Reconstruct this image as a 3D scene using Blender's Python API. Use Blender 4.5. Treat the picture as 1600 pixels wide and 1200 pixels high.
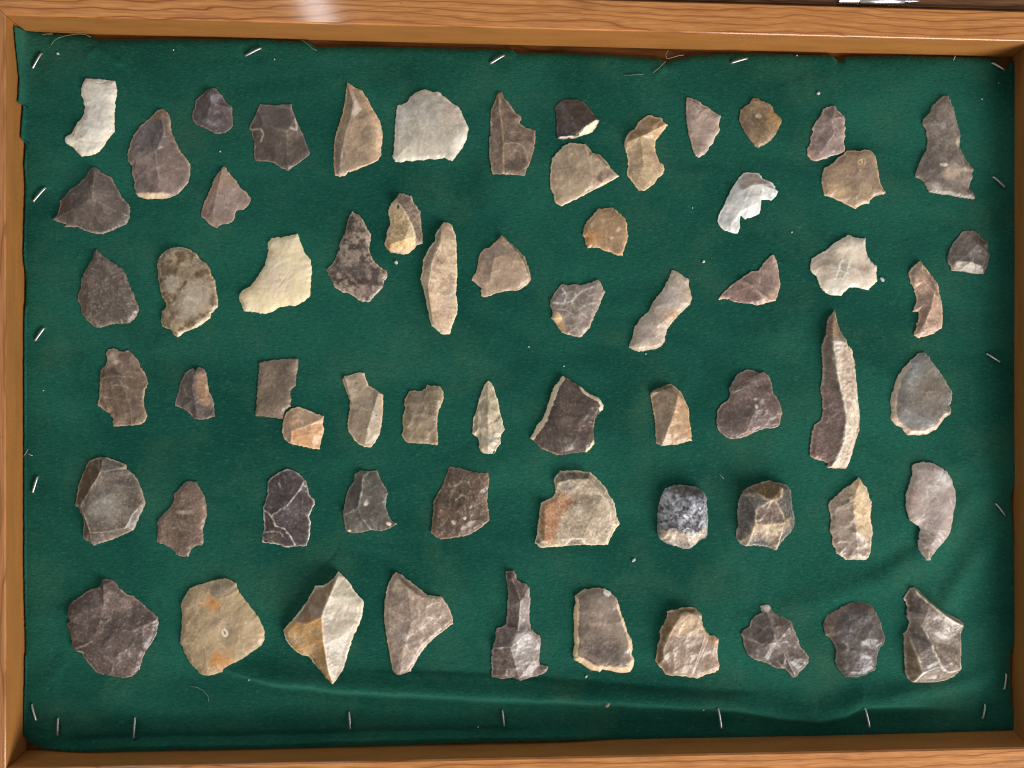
import bpy, bmesh, math, random
import numpy as np
from mathutils import Vector
from mathutils.geometry import delaunay_2d_cdt

for o in list(bpy.data.objects): bpy.data.objects.remove(o)
SC = bpy.context.scene
COL = SC.collection

# ------------------------------------------------------------------ camera
HFOV = 60.0
CAM_P = np.array([-0.03698, 0.00454, 0.4451])
CAM_R = np.array([-0.00042, -0.05728, 0.0017])
cam = bpy.data.cameras.new("camera"); cam_o = bpy.data.objects.new("camera", cam); COL.objects.link(cam_o)
cam.sensor_fit = 'HORIZONTAL'; cam.angle = math.radians(HFOV)
cam.clip_start = 0.01; cam.clip_end = 50
cam_o.location = CAM_P.tolist(); cam_o.rotation_euler = CAM_R.tolist()
SC.camera = cam_o
SC.cycles.pixel_filter_type = 'BLACKMAN_HARRIS'; SC.cycles.filter_width = 1.15
SC.render.resolution_x = 1024; SC.render.resolution_y = 768

def _rot(r):
    cx, cy, cz = np.cos(r); sx, sy, sz = np.sin(r)
    Rx = np.array([[1,0,0],[0,cx,-sx],[0,sx,cx]]); Ry = np.array([[cy,0,sy],[0,1,0],[-sy,0,cy]]); Rz = np.array([[cz,-sz,0],[sz,cz,0],[0,0,1]])
    return Rz @ Ry @ Rx
RM = _rot(CAM_R); FPX = 800 / math.tan(math.radians(HFOV / 2))
def unproject(x, y, z):
    """photo pixel -> point on the horizontal plane at height z"""
    x = np.asarray(x, float); y = np.asarray(y, float)
    d = np.stack([(x - 800) / FPX, -(y - 600) / FPX, -np.ones_like(x)], -1) @ RM.T
    t = (z - CAM_P[2]) / d[..., 2]
    return CAM_P + d * t[..., None]
PX = 0.000312      # metres per photo pixel on the felt

# ------------------------------------------------------------------ light
SC.view_settings.view_transform = 'Standard'; SC.view_settings.look = 'None'
SC.view_settings.exposure = 0.0; SC.view_settings.gamma = 1.0
W = bpy.data.worlds.new("World"); SC.world = W; W.use_nodes = True
bg = W.node_tree.nodes['Background']; bg.inputs[0].default_value = (1.0, 0.985, 0.95, 1); bg.inputs[1].default_value = 0.3
def area(name, loc, aim, sx, sy, energy, col):
    l = bpy.data.lights.new(name, 'AREA'); l.shape = 'RECTANGLE'; l.size = sx; l.size_y = sy; l.energy = energy; l.color = col
    o = bpy.data.objects.new(name, l); COL.objects.link(o); o.location = loc
    o.rotation_euler = (Vector(aim) - Vector(loc)).to_track_quat('-Z', 'Y').to_euler()
    return o
area("window_light", (1.15, -1.35, 0.82), (0, 0, 0), 1.3, 0.7, 52, (1.0, 0.975, 0.94))
area("sheen_fill_light", (-0.7, 1.35, 0.8), (0, 0, 0), 0.9, 0.5, 4.0, (0.9, 0.96, 1.0))  # added fill light for sheen on the stones, no known window
# the lamp mirrored in the varnish of the rail by the hinge
_p = unproject(np.array(490.0), np.array(2.0), 0.016); _d = _p - CAM_P; _d[2] *= -1
_l = _p + _d / np.linalg.norm(_d) * 1.5
area("ceiling_lamp", tuple(_l), tuple(_p), 0.05, 0.13, 0.45, (0.93, 0.96, 1.0))

# ------------------------------------------------------------------ helpers
def lin(c):
    c = np.asarray(c, float) / 255.0
    return np.where(c <= 0.04045, c / 12.92, ((c + 0.055) / 1.055) ** 2.4)
def L4(c): return tuple(lin(c)) + (1.0,)
def _h(ix, iy, s):
    n = (ix.astype(np.int64) * 374761393 + iy.astype(np.int64) * 668265263 + s * 974634521) & 0x7fffffff
    n = ((n ^ (n >> 13)) * 1274126177) & 0x7fffffff
    n = ((n ^ (n >> 16)) * 1103515245 + 12345) & 0x7fffffff
    return (n & 0xffffff) / float(0xffffff)
def vnoise(x, y, s):
    ix = np.floor(x); iy = np.floor(y); fx = x - ix; fy = y - iy
    fx = fx * fx * fx * (fx * (fx * 6 - 15) + 10); fy = fy * fy * fy * (fy * (fy * 6 - 15) + 10)
    a = _h(ix, iy, s); b = _h(ix + 1, iy, s); c = _h(ix, iy + 1, s); d = _h(ix + 1, iy + 1, s)
    return (a + (b - a) * fx) * (1 - fy) + (c + (d - c) * fx) * fy
def fbm(x, y, s, o=4):
    r = 0; a = 0.5; t = 0
    for k in range(o):
        r = r + a * vnoise(x, y, s + k * 17); t += a; a *= 0.5
        x, y = x * 1.93 + y * 0.45 + 3.1, y * 1.93 - x * 0.45 + 7.7
    return r / t
def sstep(a, b, x):
    t = np.clip((x - a) / (b - a), 0, 1); return t * t * (3 - 2 * t)
def seg_dist(px, py, P, closed=True):
    A = np.asarray(P, float); B = np.roll(A, -1, 0)
    if not closed: A, B = A[:-1], B[:-1]
    d = np.full(px.shape, 1e9)
    for (ax, ay), (bx, by) in zip(A, B):
        vx, vy = bx - ax, by - ay; l = vx * vx + vy * vy + 1e-12
        t = np.clip(((px - ax) * vx + (py - ay) * vy) / l, 0, 1)
        d = np.minimum(d, (px - ax - t * vx) ** 2 + (py - ay - t * vy) ** 2)
    return np.sqrt(d)
def inside(px, py, P):
    r = np.zeros(px.shape, bool); n = len(P)
    for i in range(n):
        x1, y1 = P[i]; x2, y2 = P[(i + 1) % n]
        if y1 == y2: continue
        r ^= ((y1 > py) != (y2 > py)) & (px < (x2 - x1) * (py - y1) / (y2 - y1) + x1)
    return r
def tag(o, label, cat, group=None):
    o['label'] = label; o['category'] = cat
    if group: o['group'] = group
    return o
def mesh_obj(name, V, F, mat, parent=None, smooth=True, loc=None):
    me = bpy.data.meshes.new(name); me.from_pydata([tuple(v) for v in V], [], [tuple(f) for f in F]); me.update()
    if smooth: me.polygons.foreach_set('use_smooth', [True] * len(me.polygons))
    me.materials.append(mat)
    o = bpy.data.objects.new(name, me); COL.objects.link(o)
    if loc is not None: o.location = tuple(loc)
    if parent: o.parent = parent
    return o
def bm_obj(name, bm, mat, parent=None, smooth=False):
    me = bpy.data.meshes.new(name); bmesh.ops.recalc_face_normals(bm, faces=bm.faces); bm.to_mesh(me); bm.free()
    if smooth: me.polygons.foreach_set('use_smooth', [True] * len(me.polygons)); me.set_sharp_from_angle(angle=math.radians(35))
    me.materials.append(mat); o = bpy.data.objects.new(name, me); COL.objects.link(o)
    if parent: o.parent = parent
    return o

# ------------------------------------------------------------------ materials
class NT:
    def __init__(s, name):
        s.m = bpy.data.materials.new(name); s.m.use_nodes = True; s.t = s.m.node_tree
        s.b = s.t.nodes['Principled BSDF']; s.tc = s.n('ShaderNodeTexCoord')
    def n(s, ty, **k):
        a = s.t.nodes.new(ty)
        for q, v in k.items():
            if q in ('operation', 'blend_type', 'data_type', 'wave_type', 'bands_direction', 'wave_profile', 'attribute_name', 'feature', 'noise_dimensions'): setattr(a, q, v)
            else: a.inputs[q.replace('_', ' ')].default_value = v
        return a
    def l(s, a, b): s.t.links.new(a, b)
    def noise(s, vec, scale, detail=4, rough=0.6, dist=0.0):
        a = s.n('ShaderNodeTexNoise'); a.inputs['Scale'].default_value = scale; a.inputs['Detail'].default_value = detail
        a.inputs['Roughness'].default_value = rough; a.inputs['Distortion'].default_value = dist; s.l(vec, a.inputs['Vector']); return a.outputs['Fac']
    def mapping(s, scale, vec=None, rot=(0, 0, 0)):
        a = s.n('ShaderNodeMapping'); a.inputs['Scale'].default_value = scale; a.inputs['Rotation'].default_value = rot
        s.l(vec or s.tc.outputs['Object'], a.inputs['Vector']); return a.outputs['Vector']
    def ramp(s, fac, stops):
        a = s.n('ShaderNodeValToRGB'); e = a.color_ramp.elements
        while len(e) < len(stops): e.new(0.5)
        for k, (p, c) in enumerate(stops):
            e[k].position = p; e[k].color = c if isinstance(c, tuple) and len(c) == 4 else (c, c, c, 1)
        s.l(fac, a.inputs['Fac']); return a.outputs['Color']
    def mix(s, fac, a, b, bt='MIX'):
        m = s.n('ShaderNodeMix', data_type='RGBA', blend_type=bt)
        for v, q in ((fac, 0), (a, 6), (b, 7)):
            if hasattr(v, 'is_linked') or hasattr(v, 'links'): s.l(v, m.inputs[q])
            else: m.inputs[q].default_value = v
        return m.outputs[2]
    def math(s, op, a, b=0.0):
        m = s.n('ShaderNodeMath', operation=op)
        for v, q in ((a, 0), (b, 1)):
            if hasattr(v, 'links'): s.l(v, m.inputs[q])
            else: m.inputs[q].default_value = v
        return m.outputs[0]
    def bump(s, h, strength, dist, prev=None):
        b = s.n('ShaderNodeBump'); b.inputs['Strength'].default_value = strength; b.inputs['Distance'].default_value = dist
        s.l(h, b.inputs['Height'])
        if prev: s.l(prev, b.inputs['Normal'])
        return b.outputs['Normal']

def wood(name, along, light, mid, dark, rough=0.38, coat=0.6, ringscale=1.0, seed=0.0):
    t = NT(name)
    v = t.mapping((1, 1, 1) if along == 'x' else (1, 1, 1), rot=(0, 0, 0) if along == 'x' else (0, 0, math.pi / 2))
    off = t.n('ShaderNodeVectorMath', operation='ADD'); off.inputs[1].default_value = (seed, seed * 0.37, seed * 0.11); t.l(v, off.inputs[0]); v = off.outputs[0]
    warp = t.noise(t.mapping((4.5, 17, 17), v), 1.0, 4, 0.55, 0.4)
    sep = t.n('ShaderNodeSeparateXYZ'); t.l(v, sep.inputs[0])
    yz = t.math('ADD', sep.outputs[1], t.math('MULTIPLY', sep.outputs[2], 0.6))
    ring = t.math('FRACT', t.math('ADD', t.math('MULTIPLY', yz, 250 * ringscale), t.math('MULTIPLY', warp, 8.0)))
    rc = t.ramp(ring, [(0.0, L4(mid)), (0.35, L4(light)), (0.78, L4(mid)), (0.9, L4(dark)), (0.95, L4(dark)), (1.0, L4(mid))])
    broad = t.noise(t.mapping((9, 55, 55), v), 1.0, 3, 0.55)
    c = t.mix(t.ramp(broad, [(0.4, 0.0), (0.8, 0.5)]), rc, L4(mid))
    fib = t.noise(t.mapping((70, 1500, 1500), v), 1.0, 4, 0.65)
    c = t.mix(t.ramp(fib, [(0.35, 0.6), (0.62, 0.0)]), c, L4(dark))
    blot = t.noise(t.mapping((22, 60, 60), v), 1.0, 4, 0.6)
    c = t.mix(t.ramp(blot, [(0.56, 0.0), (0.8, 0.55)]), c, L4([q * 0.75 for q in dark]))
    scr = t.noise(t.mapping((30, 700, 30), v, (0, 0, 0.6)), 1.0, 2, 0.5); c = t.mix(t.ramp(scr, [(0.72, 0.0), (0.78, 0.5)]), c, L4([min(255, q * 1.15) for q in light]))
    dent = t.noise(v, 190, 3, 0.6); c = t.mix(t.ramp(dent, [(0.68, 0.0), (0.78, 0.55)]), c, L4(dark))
    t.l(c, t.b.inputs['Base Color'])
    r = t.math('ADD', t.math('MULTIPLY', fib, 0.22), rough - 0.1); t.l(r, t.b.inputs['Roughness'])
    t.b.inputs['Coat Weight'].default_value = coat; t.b.inputs['Coat Roughness'].default_value = 0.09
    t.b.inputs['Specular IOR Level'].default_value = 0.12
    n1 = t.bump(fib, 0.25, 0.0002); n1 = t.bump(broad, 0.2, 0.0006, n1); t.l(n1, t.b.inputs['Normal'])
    return t.m
WOOD_X = wood("honey_varnished_wood_long", 'x', (220, 154, 92), (206, 138, 78), (150, 88, 44), seed=0.13)
WOOD_Y = wood("honey_varnished_wood_cross", 'y', (200, 140, 90), (186, 126, 76), (144, 92, 54), seed=2.71)
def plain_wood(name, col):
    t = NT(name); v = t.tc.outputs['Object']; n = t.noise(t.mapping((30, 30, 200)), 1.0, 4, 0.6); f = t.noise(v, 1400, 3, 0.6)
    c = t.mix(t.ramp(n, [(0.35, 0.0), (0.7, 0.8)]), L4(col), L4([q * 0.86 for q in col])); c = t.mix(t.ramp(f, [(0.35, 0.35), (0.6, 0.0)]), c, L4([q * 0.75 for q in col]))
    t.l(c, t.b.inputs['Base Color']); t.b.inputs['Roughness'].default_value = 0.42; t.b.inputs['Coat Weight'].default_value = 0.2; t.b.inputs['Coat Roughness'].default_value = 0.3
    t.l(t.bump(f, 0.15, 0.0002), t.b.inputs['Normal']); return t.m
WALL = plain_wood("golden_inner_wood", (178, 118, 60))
WOOD_D = wood("dark_lid_wood", 'x', (140, 100, 70), (116, 80, 54), (76, 48, 30), 0.5, 0.05, seed=4.2)
WOOD_B = wood("backing_board_wood", 'x', (120, 78, 40), (104, 66, 32), (76, 46, 20), 0.7, 0.0, 0.5, seed=6.6)
WOOD_T = wood("table_wood", 'x', (120, 84, 56), (104, 70, 46), (76, 48, 30), 0.5, 0.1, 0.2, seed=8.8)

def felt_mat():
    t = NT("green_felt")
    v = t.tc.outputs['Object']
    fine = t.noise(v, 1500, 3, 0.7)
    nap = t.noise(t.mapping((420, 900, 600), rot=(0, 0, 0.35)), 1.0, 4, 0.65, 0.6)
    broad = t.noise(t.mapping((10, 20, 10), rot=(0, 0, 0.2)), 1.0, 4, 0.55, 0.8)
    wear = t.noise(v, 26, 5, 0.6, 0.3)
    c = t.mix(t.ramp(broad, [(0.36, 0.0), (0.64, 1.0)]), L4((18, 75, 63)), L4((34, 97, 81)))
    c = t.mix(t.ramp(wear, [(0.5, 0.0), (0.75, 0.6)]), c, L4((62, 104, 82)))
    c = t.mix(t.ramp(nap, [(0.3, 0.42), (0.5, 0.0)]), c, L4((8, 52, 44)))
    c = t.mix(t.ramp(nap, [(0.55, 0.0), (0.8, 0.5)]), c, L4((66, 132, 108)))
    c = t.mix(t.ramp(fine, [(0.3, 0.35), (0.55, 0.0)]), c, L4((8, 48, 42)))
    t.l(c, t.b.inputs['Base Color']); t.b.inputs['Roughness'].default_value = 0.95; t.b.inputs['Specular IOR Level'].default_value = 0.08
    t.b.inputs['Sheen Weight'].default_value = 0.4; t.b.inputs['Sheen Roughness'].default_value = 0.45; t.b.inputs['Sheen Tint'].default_value = L4((110, 190, 150))
    mid = t.noise(t.mapping((150, 260, 200), rot=(0, 0, -0.5)), 1.0, 3, 0.6, 1.2)
    n = t.bump(mid, 0.22, 0.001); n = t.bump(nap, 0.6, 0.0006, n); n = t.bump(fine, 0.45, 0.00025, n); t.l(n, t.b.inputs['Normal'])
    return t.m
FELT = felt_mat()

def flint_mat():
    t = NT("knapped_flint")
    a = t.n('ShaderNodeAttribute'); a.attribute_name = 'Stone'
    g = t.n('ShaderNodeAttribute'); g.attribute_name = 'Rough'
    v = t.tc.outputs['Object']
    n1 = t.noise(v, 900, 5, 0.7); n2 = t.noise(v, 2600, 3, 0.7); n3 = t.noise(v, 230, 5, 0.65, 0.4)
    c = t.mix(t.ramp(n1, [(0.3, 0.08), (0.5, 0.0)]), a.outputs['Color'], (0.02, 0.016, 0.014, 1), 'MIX')
    c = t.mix(t.ramp(n2, [(0.66, 0.0), (0.82, 0.13)]), c, (0.75, 0.7, 0.64, 1))  # sparse white specks paint tiny glints into the colour
    dk = t.mix(1.0, c, (0.72, 0.69, 0.66, 1), 'MULTIPLY')
    c = t.mix(t.ramp(n3, [(0.35, 0.22), (0.55, 0.0)]), c, dk)
    t.l(c, t.b.inputs['Base Color'])
    r = t.math('ADD', g.outputs['Fac'], t.math('MULTIPLY', n1, 0.2)); t.l(r, t.b.inputs['Roughness'])
    t.b.inputs['Specular IOR Level'].default_value = 0.5
    n = t.bump(n3, 0.16, 0.0005); n = t.bump(n1, 0.16, 0.0002, n); t.l(n, t.b.inputs['Normal'])
    return t.m
FLINT = flint_mat()
def simple(name, col, rough, metal=0.0, bump=0.0, scale=800):
    t = NT(name); nz = t.noise(t.tc.outputs['Object'], scale, 4, 0.6)
    c = t.mix(t.ramp(nz, [(0.35, 0.5), (0.65, 0.0)]), L4(col), L4([q * 0.7 for q in col])); t.l(c, t.b.inputs['Base Color'])
    t.b.inputs['Roughness'].default_value = rough; t.b.inputs['Metallic'].default_value = metal
    if bump: t.l(t.bump(nz, bump, 0.0003), t.b.inputs['Normal'])
    return t.m
STEEL = simple("staple_steel", (205, 208, 205), 0.38, 0.9, 0.15, 1500)
NICKEL = simple("hinge_nickel", (225, 226, 224), 0.2, 1.0, 0.1, 400)
GRIT = simple("white_grit", (222, 222, 214), 0.8)
TANGRIT = simple("tan_grit", (150, 140, 110), 0.8)
THREAD = simple("pale_green_thread", (120, 150, 120), 0.9)
PALETHREAD = simple("pale_lint", (165, 160, 140), 0.9)

# ------------------------------------------------------------------ the wooden case
RZ = 0.016
rim_px = [(9, 24), (1612, 65), (1612, 1168), (9, 1201)]
flo_px = [(36, 48), (1590, 87), (1590, 1142), (37, 1176)]
RIMP = [unproject(np.array(float(x)), np.array(float(y)), RZ) for x, y in rim_px]
FLO = [unproject(np.array(float(x)), np.array(float(y)), 0.0) for x, y in flo_px]
case = bpy.data.objects.new("display_case", None); COL.objects.link(case); case.location = (0, 0, -0.012)
tag(case, "shallow honey-brown wooden case lined with green felt, hinged lid folded open", "case")
def off(P, d):
    c = sum(P) / 4
    return [Vector((p[0] + math.copysign(d, p[0] - c[0]), p[1] + math.copysign(d, p[1] - c[1]), 0)) for p in P]
OUT = off(RIMP, 0.0152)
def put(o):
    o.parent = case; o.matrix_parent_inverse = __import__('mathutils').Matrix.Translation((0, 0, 0.012)); return o
def rail(i, mat):
    j = (i + 1) % 4; bm = bmesh.new(); g = 0.00012
    a, b = RIMP[i], RIMP[j]; fa, fb = FLO[i], FLO[j]
    u = Vector(b - a).normalized() * g
    zb = -0.0115
    ka = Vector(fa) + (Vector(fa) - Vector(a)) * 0.0; kb = Vector(fb)
    def p(v, z, s): return Vector((v[0], v[1], z)) + u * s
    vs = [p(a, RZ, 1), p(b, RZ, -1), p(OUT[j], RZ, -1), p(OUT[i], RZ, 1), p(ka, zb, 1), p(kb, zb, -1), p(OUT[j], zb, -1), p(OUT[i], zb, 1)]
    vv = [bm.verts.new(q) for q in vs]
    for f in ((0,1,2,3), (7,6,5,4), (0,4,5,1), (1,5,6,2), (2,6,7,3), (3,7,4,0)): bm.faces.new([vv[k] for k in f])
    bm.edges.ensure_lookup_table()
    es = [e for e in bm.edges if {e.verts[0], e.verts[1]} in ({vv[0], vv[1]}, {vv[2], vv[3]})]
    bmesh.ops.bevel(bm, geom=es, offset=0.0007, segments=3, affect='EDGES')
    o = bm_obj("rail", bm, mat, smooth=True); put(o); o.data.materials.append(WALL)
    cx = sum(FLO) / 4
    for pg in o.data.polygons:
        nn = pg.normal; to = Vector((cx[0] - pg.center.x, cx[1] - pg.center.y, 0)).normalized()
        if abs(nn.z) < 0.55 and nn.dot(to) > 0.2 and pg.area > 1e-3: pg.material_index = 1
rail(0, WOOD_X); rail(1, WOOD_Y); rail(2, WOOD_X); rail(3, WOOD_Y)
bm = bmesh.new()
for z in (-0.0035, -0.0075):
    pass
fo = [Vector((p[0] + math.copysign(-0.0006, p[0]), p[1] + math.copysign(-0.0006, p[1]), 0)) for p in FLO]
vt = [bm.verts.new((p.x, p.y, -0.0032)) for p in fo]; vb = [bm.verts.new((p.x, p.y, -0.008)) for p in fo]
bm.faces.new(vt); bm.faces.new(vb[::-1])
for k in range(4): bm.faces.new((vt[k], vb[k], vb[(k + 1) % 4], vt[(k + 1) % 4]))
put(bm_obj("backing_board", bm, WOOD_B))
# lid folded back beyond the hinged rail: only its near rail shows
yl = max(OUT[0].y, OUT[1].y)
def wedge(name, pts, z0, z1, mat, bev=0.0006):
    bm = bmesh.new(); t = [bm.verts.new((x, y, z1)) for x, y in pts]; b = [bm.verts.new((x, y, z0)) for x, y in pts]
    bm.faces.new(t); bm.faces.new(b[::-1]); n = len(pts)
    for k in range(n): bm.faces.new((t[k], b[k], b[(k + 1) % n], t[(k + 1) % n]))
    if bev: bmesh.ops.bevel(bm, geom=list(bm.edges), offset=bev, segments=2, affect='EDGES')
    return bm_obj(name, bm, mat, smooth=True)
gl = 0.0012
put(wedge("lid_rail", [(OUT[0].x, OUT[0].y + gl), (OUT[1].x, OUT[1].y + gl), (OUT[1].x, OUT[1].y + gl + 0.016), (OUT[0].x, OUT[0].y + gl + 0.016)], -0.0115, RZ - 0.0025, WOOD_D))
for sx in (0, 1):
    x0 = OUT[sx].x; x1 = x0 + (0.016 if sx == 0 else -0.016); y0 = OUT[sx].y + gl + 0.0162
    put(wedge("lid_rail", [(x0, y0), (x1, y0), (x1, y0 + 0.3), (x0, y0 + 0.3)], -0.0115, RZ - 0.004, WOOD_D))
put(wedge("lid_panel", [(OUT[0].x + 0.0165, OUT[0].y + gl + 0.0165), (OUT[1].x - 0.0165, OUT[1].y + gl + 0.0165), (OUT[1].x - 0.0165, OUT[1].y + gl + 0.316), (OUT[0].x + 0.0165, OUT[0].y + gl + 0.316)], -0.0115, -0.006, WOOD_D, 0))
# hinge barrel and pin
def lathe(name, A, B, prof, mat, parent=None, n=20):
    A = Vector(A); B = Vector(B); ax = (B - A); Ln = ax.length; ax.normalize(); s = ax.orthogonal().normalized(); q = ax.cross(s)
    V = []; F = []
    for t, r in prof:
        for k in range(n):
            an = 2 * math.pi * k / n; V.append(A + ax * (t * Ln) + (s * math.cos(an) + q * math.sin(an)) * r)
    m = len(prof)
    for i in range(m - 1):
        for k in range(n): F.append((i * n + k, i * n + (k + 1) % n, (i + 1) * n + (k + 1) % n, (i + 1) * n + k))
    F.append(tuple(range(n))[::-1]); F.append(tuple(range((m - 1) * n, m * n)))
    o = mesh_obj(name, V, F, mat, parent); o.data.set_sharp_from_angle(angle=math.radians(40)); return o
hz = RZ - 0.0012
def hp(x, y): return unproject(np.array(float(x)), np.array(float(y)), hz)
hinge = mesh_obj("hinge", [tuple(hp(1316, 6) + np.array([0, 0, -0.0006])), tuple(hp(1412, 8.5) + np.array([0, 0, -0.0006])), tuple(hp(1412, 8.5) + np.array([0, 0, -0.014])), tuple(hp(1316, 6) + np.array([0, 0, -0.014])),
    tuple(hp(1316, 3) + np.array([0, 0, -0.0006])), tuple(hp(1412, 5.5) + np.array([0, 0, -0.0006])), tuple(hp(1412, 5.5) + np.array([0, 0, -0.014])), tuple(hp(1316, 3) + np.array([0, 0, -0.014]))],
    [(0, 1, 2, 3), (7, 6, 5, 4), (0, 4, 5, 1), (3, 2, 6, 7), (0, 3, 7, 4), (1, 5, 6, 2)], NICKEL, smooth=False); put(hinge)
R_ = 0.0027
for a, b, r in ((1309.5, 1315, R_ * 1.06), (1315.6, 1340.2, R_), (1341.2, 1412, R_)):
    o = lathe("knuckle", hp(a, -2.2 + (a - 1310) * 0.024), hp(b, -2.2 + (b - 1310) * 0.024), [(0, r * 0.86), (0.02, r), (0.98, r), (1, r * 0.86)], NICKEL); o.parent = hinge
o = lathe("pin", hp(1410, 0.6), hp(1438, 1.6), [(0, 0.0011), (0.4, 0.0012), (0.7, 0.0009), (0.93, 0.0004), (1, 0.0001)], NICKEL); o.parent = hinge
# table the case stands on
tb = mesh_obj("table", [(-2, -2, -0.0122), (2, -2, -0.0122), (2, 2, -0.0122), (-2, 2, -0.0122)], [(0, 1, 2, 3)], WOOD_T, smooth=False); tb['kind'] = 'structure'

# ------------------------------------------------------------------ the felt
def pl(s): return np.array([[float(q) for q in p.split(',')] for p in s.split()])
E_L = pl("40,22 75,25 120,30 150,29 164,27 165.5,36 215,32.5 221,33.5 223,40 260,38 290,40 400,37 440,41 470,40 500,38 700,38 900,38 1000,40 1100,38 1150,38")
E_R = pl("88,1590 200,1589 300,1588 500,1588 650,1585 745,1588 764,1583 772,1580 850,1584 990,1588 1008,1584 1020,1579 1060,1577 1100,1581 1141,1590")
E_T = pl("22,40 40,47 75,52 130,57 148,60 155,64 165,62 300,61 400,62 480,66 487,68 492,74 560,73 700,76 790,78 800,77 808,83 860,83 960,87 1030,92 1042,97 1050,93 1060,92 1080,87 1150,84 1200,84 1300,87 1308,95 1316,95 1322,89 1400,88 1500,90 1558,92 1562,104 1574,105 1580,94 1590,92")
E_B = pl("38,1150 48,1162 66,1169 100,1174 150,1176 400,1173 560,1168 700,1161 900,1157 1100,1154 1300,1152 1450,1147 1590,1140")
FOLDS = []
def fold(s, h, wu, wd, fade=60): FOLDS.append((pl(s), h, wu, wd, fade))
fold("330,1040 420,1066 520,1077 620,1084 800,1093 945,1098 1100,1105 1150,1109 1220,1121 1280,1126 1320,1119 1348,1106 1400,1102 1500,1106", 0.0054, 26, 3.6, 110)
fold("540,1042 720,1050 860,1060 1000,1073 1120,1081 1220,1078", -0.0009, 7, 5, 120)
fold("60,1174 212,1167 400,1164 540,1159 700,1154 880,1153 960,1152", 0.0036, 8, 8, 90)
fold("90,1158 212,1152 400,1150 540,1145 700,1142 860,1144", -0.0018, 6, 4, 70)
fold("1180,965 1300,935 1380,905 1440,872 1475,830 1510,788 1545,770 1592,758", 0.0017, 22, 24, 90)
fold("1400,1010 1470,955 1520,880 1560,840 1590,835", 0.0018, 22, 20, 60)
fold("1320,905 1420,852 1500,806 1560,790", -0.0006, 20, 14, 80)
fold("1380,1085 1470,1078 1530,1065 1575,1040", 0.0018, 16, 12, 50)
fold("40,1085 100,1040 160,1075 260,1105 340,1120", 0.0011, 22, 18, 60)
fold("360,1095 480,1090 600,1104 760,1120", 0.0007, 14, 14, 80)
fold("496,896 508,880 520,868 532,848", -0.0005, 3, 3, 10)
fold("1120,828 1128,846 1136,866", -0.0005, 4, 4, 8)
fold("640,745 760,735 880,715 980,690", 0.0004, 30, 30, 60)
fold("960,690 1060,700 1160,740", 0.0004, 16, 16, 60)
fold("60,560 100,575 150,570", 0.0006, 18, 18, 30)
fold("225,540 300,520 360,530", 0.0004, 14, 14, 30)
fold("130,85 152,75 176,92 200,100", 0.0008, 6, 8, 14)
fold("1020,120 1042,104 1060,115", 0.0008, 7, 7, 14)
def cloth_z(x, y):
    x = np.asarray(x, float); y = np.asarray(y, float)
    z = (fbm(x / 190, y / 150, 5, 3) - 0.5) * 0.0009 + (fbm(x / 46, y / 40, 9, 3) - 0.5) * 0.00035
    for P, h, wu, wd, fade in FOLDS:
        xs = P[:, 0]
        yc = np.interp(x, xs, P[:, 1]) + (fbm(x / 40, x * 0 + h * 1e4, 3, 2) - 0.5) * 3
        sl = np.gradient(P[:, 1], xs); k = 1 / np.sqrt(1 + np.interp(x, xs, sl) ** 2)
        d = (y - yc) * k
        f = sstep(xs[0] - fade * 0.2, xs[0] + fade, x) * (1 - sstep(xs[-1] - fade, xs[-1] + fade * 0.2, x))
        z = z + h * f * np.exp(-np.where(d < 0, d / wu, d / wd) ** 2)
    z = z - 0.0004 * sstep(1105, 1130, y)
    for (x0, y0), (x1, y1) in STAPLES:
        d = np.hypot(x - (x0 + x1) / 2, y - (y0 + y1) / 2); z = z - 0.0008 * np.exp(-(d / 16) ** 2)
    return z
STAPLES = [((66,84),(52,107)), ((408,76),(384,88)), ((788,87),(766,100)), ((1167,92),(1142,99)), ((1549,99),(1568,110)), ((72,294),(53,315)), ((70,513),(56,532)),
    ((60,745),(52,769)), ((51,1100),(58,1124)), ((1551,277),(1569,293)), ((1541,553),(1562,566)), ((1555,787),(1569,805)), ((1571,1053),(1568,1077)), ((1538,1100),(1534,1122)),
    ((92,1122),(91,1149)), ((212,1121),(212,1152)), ((546,1112),(548,1138)), ((785,1109),(788,1134)), ((1122,1107),(1122,1131)), ((1351,1106),(1351,1130))]
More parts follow.
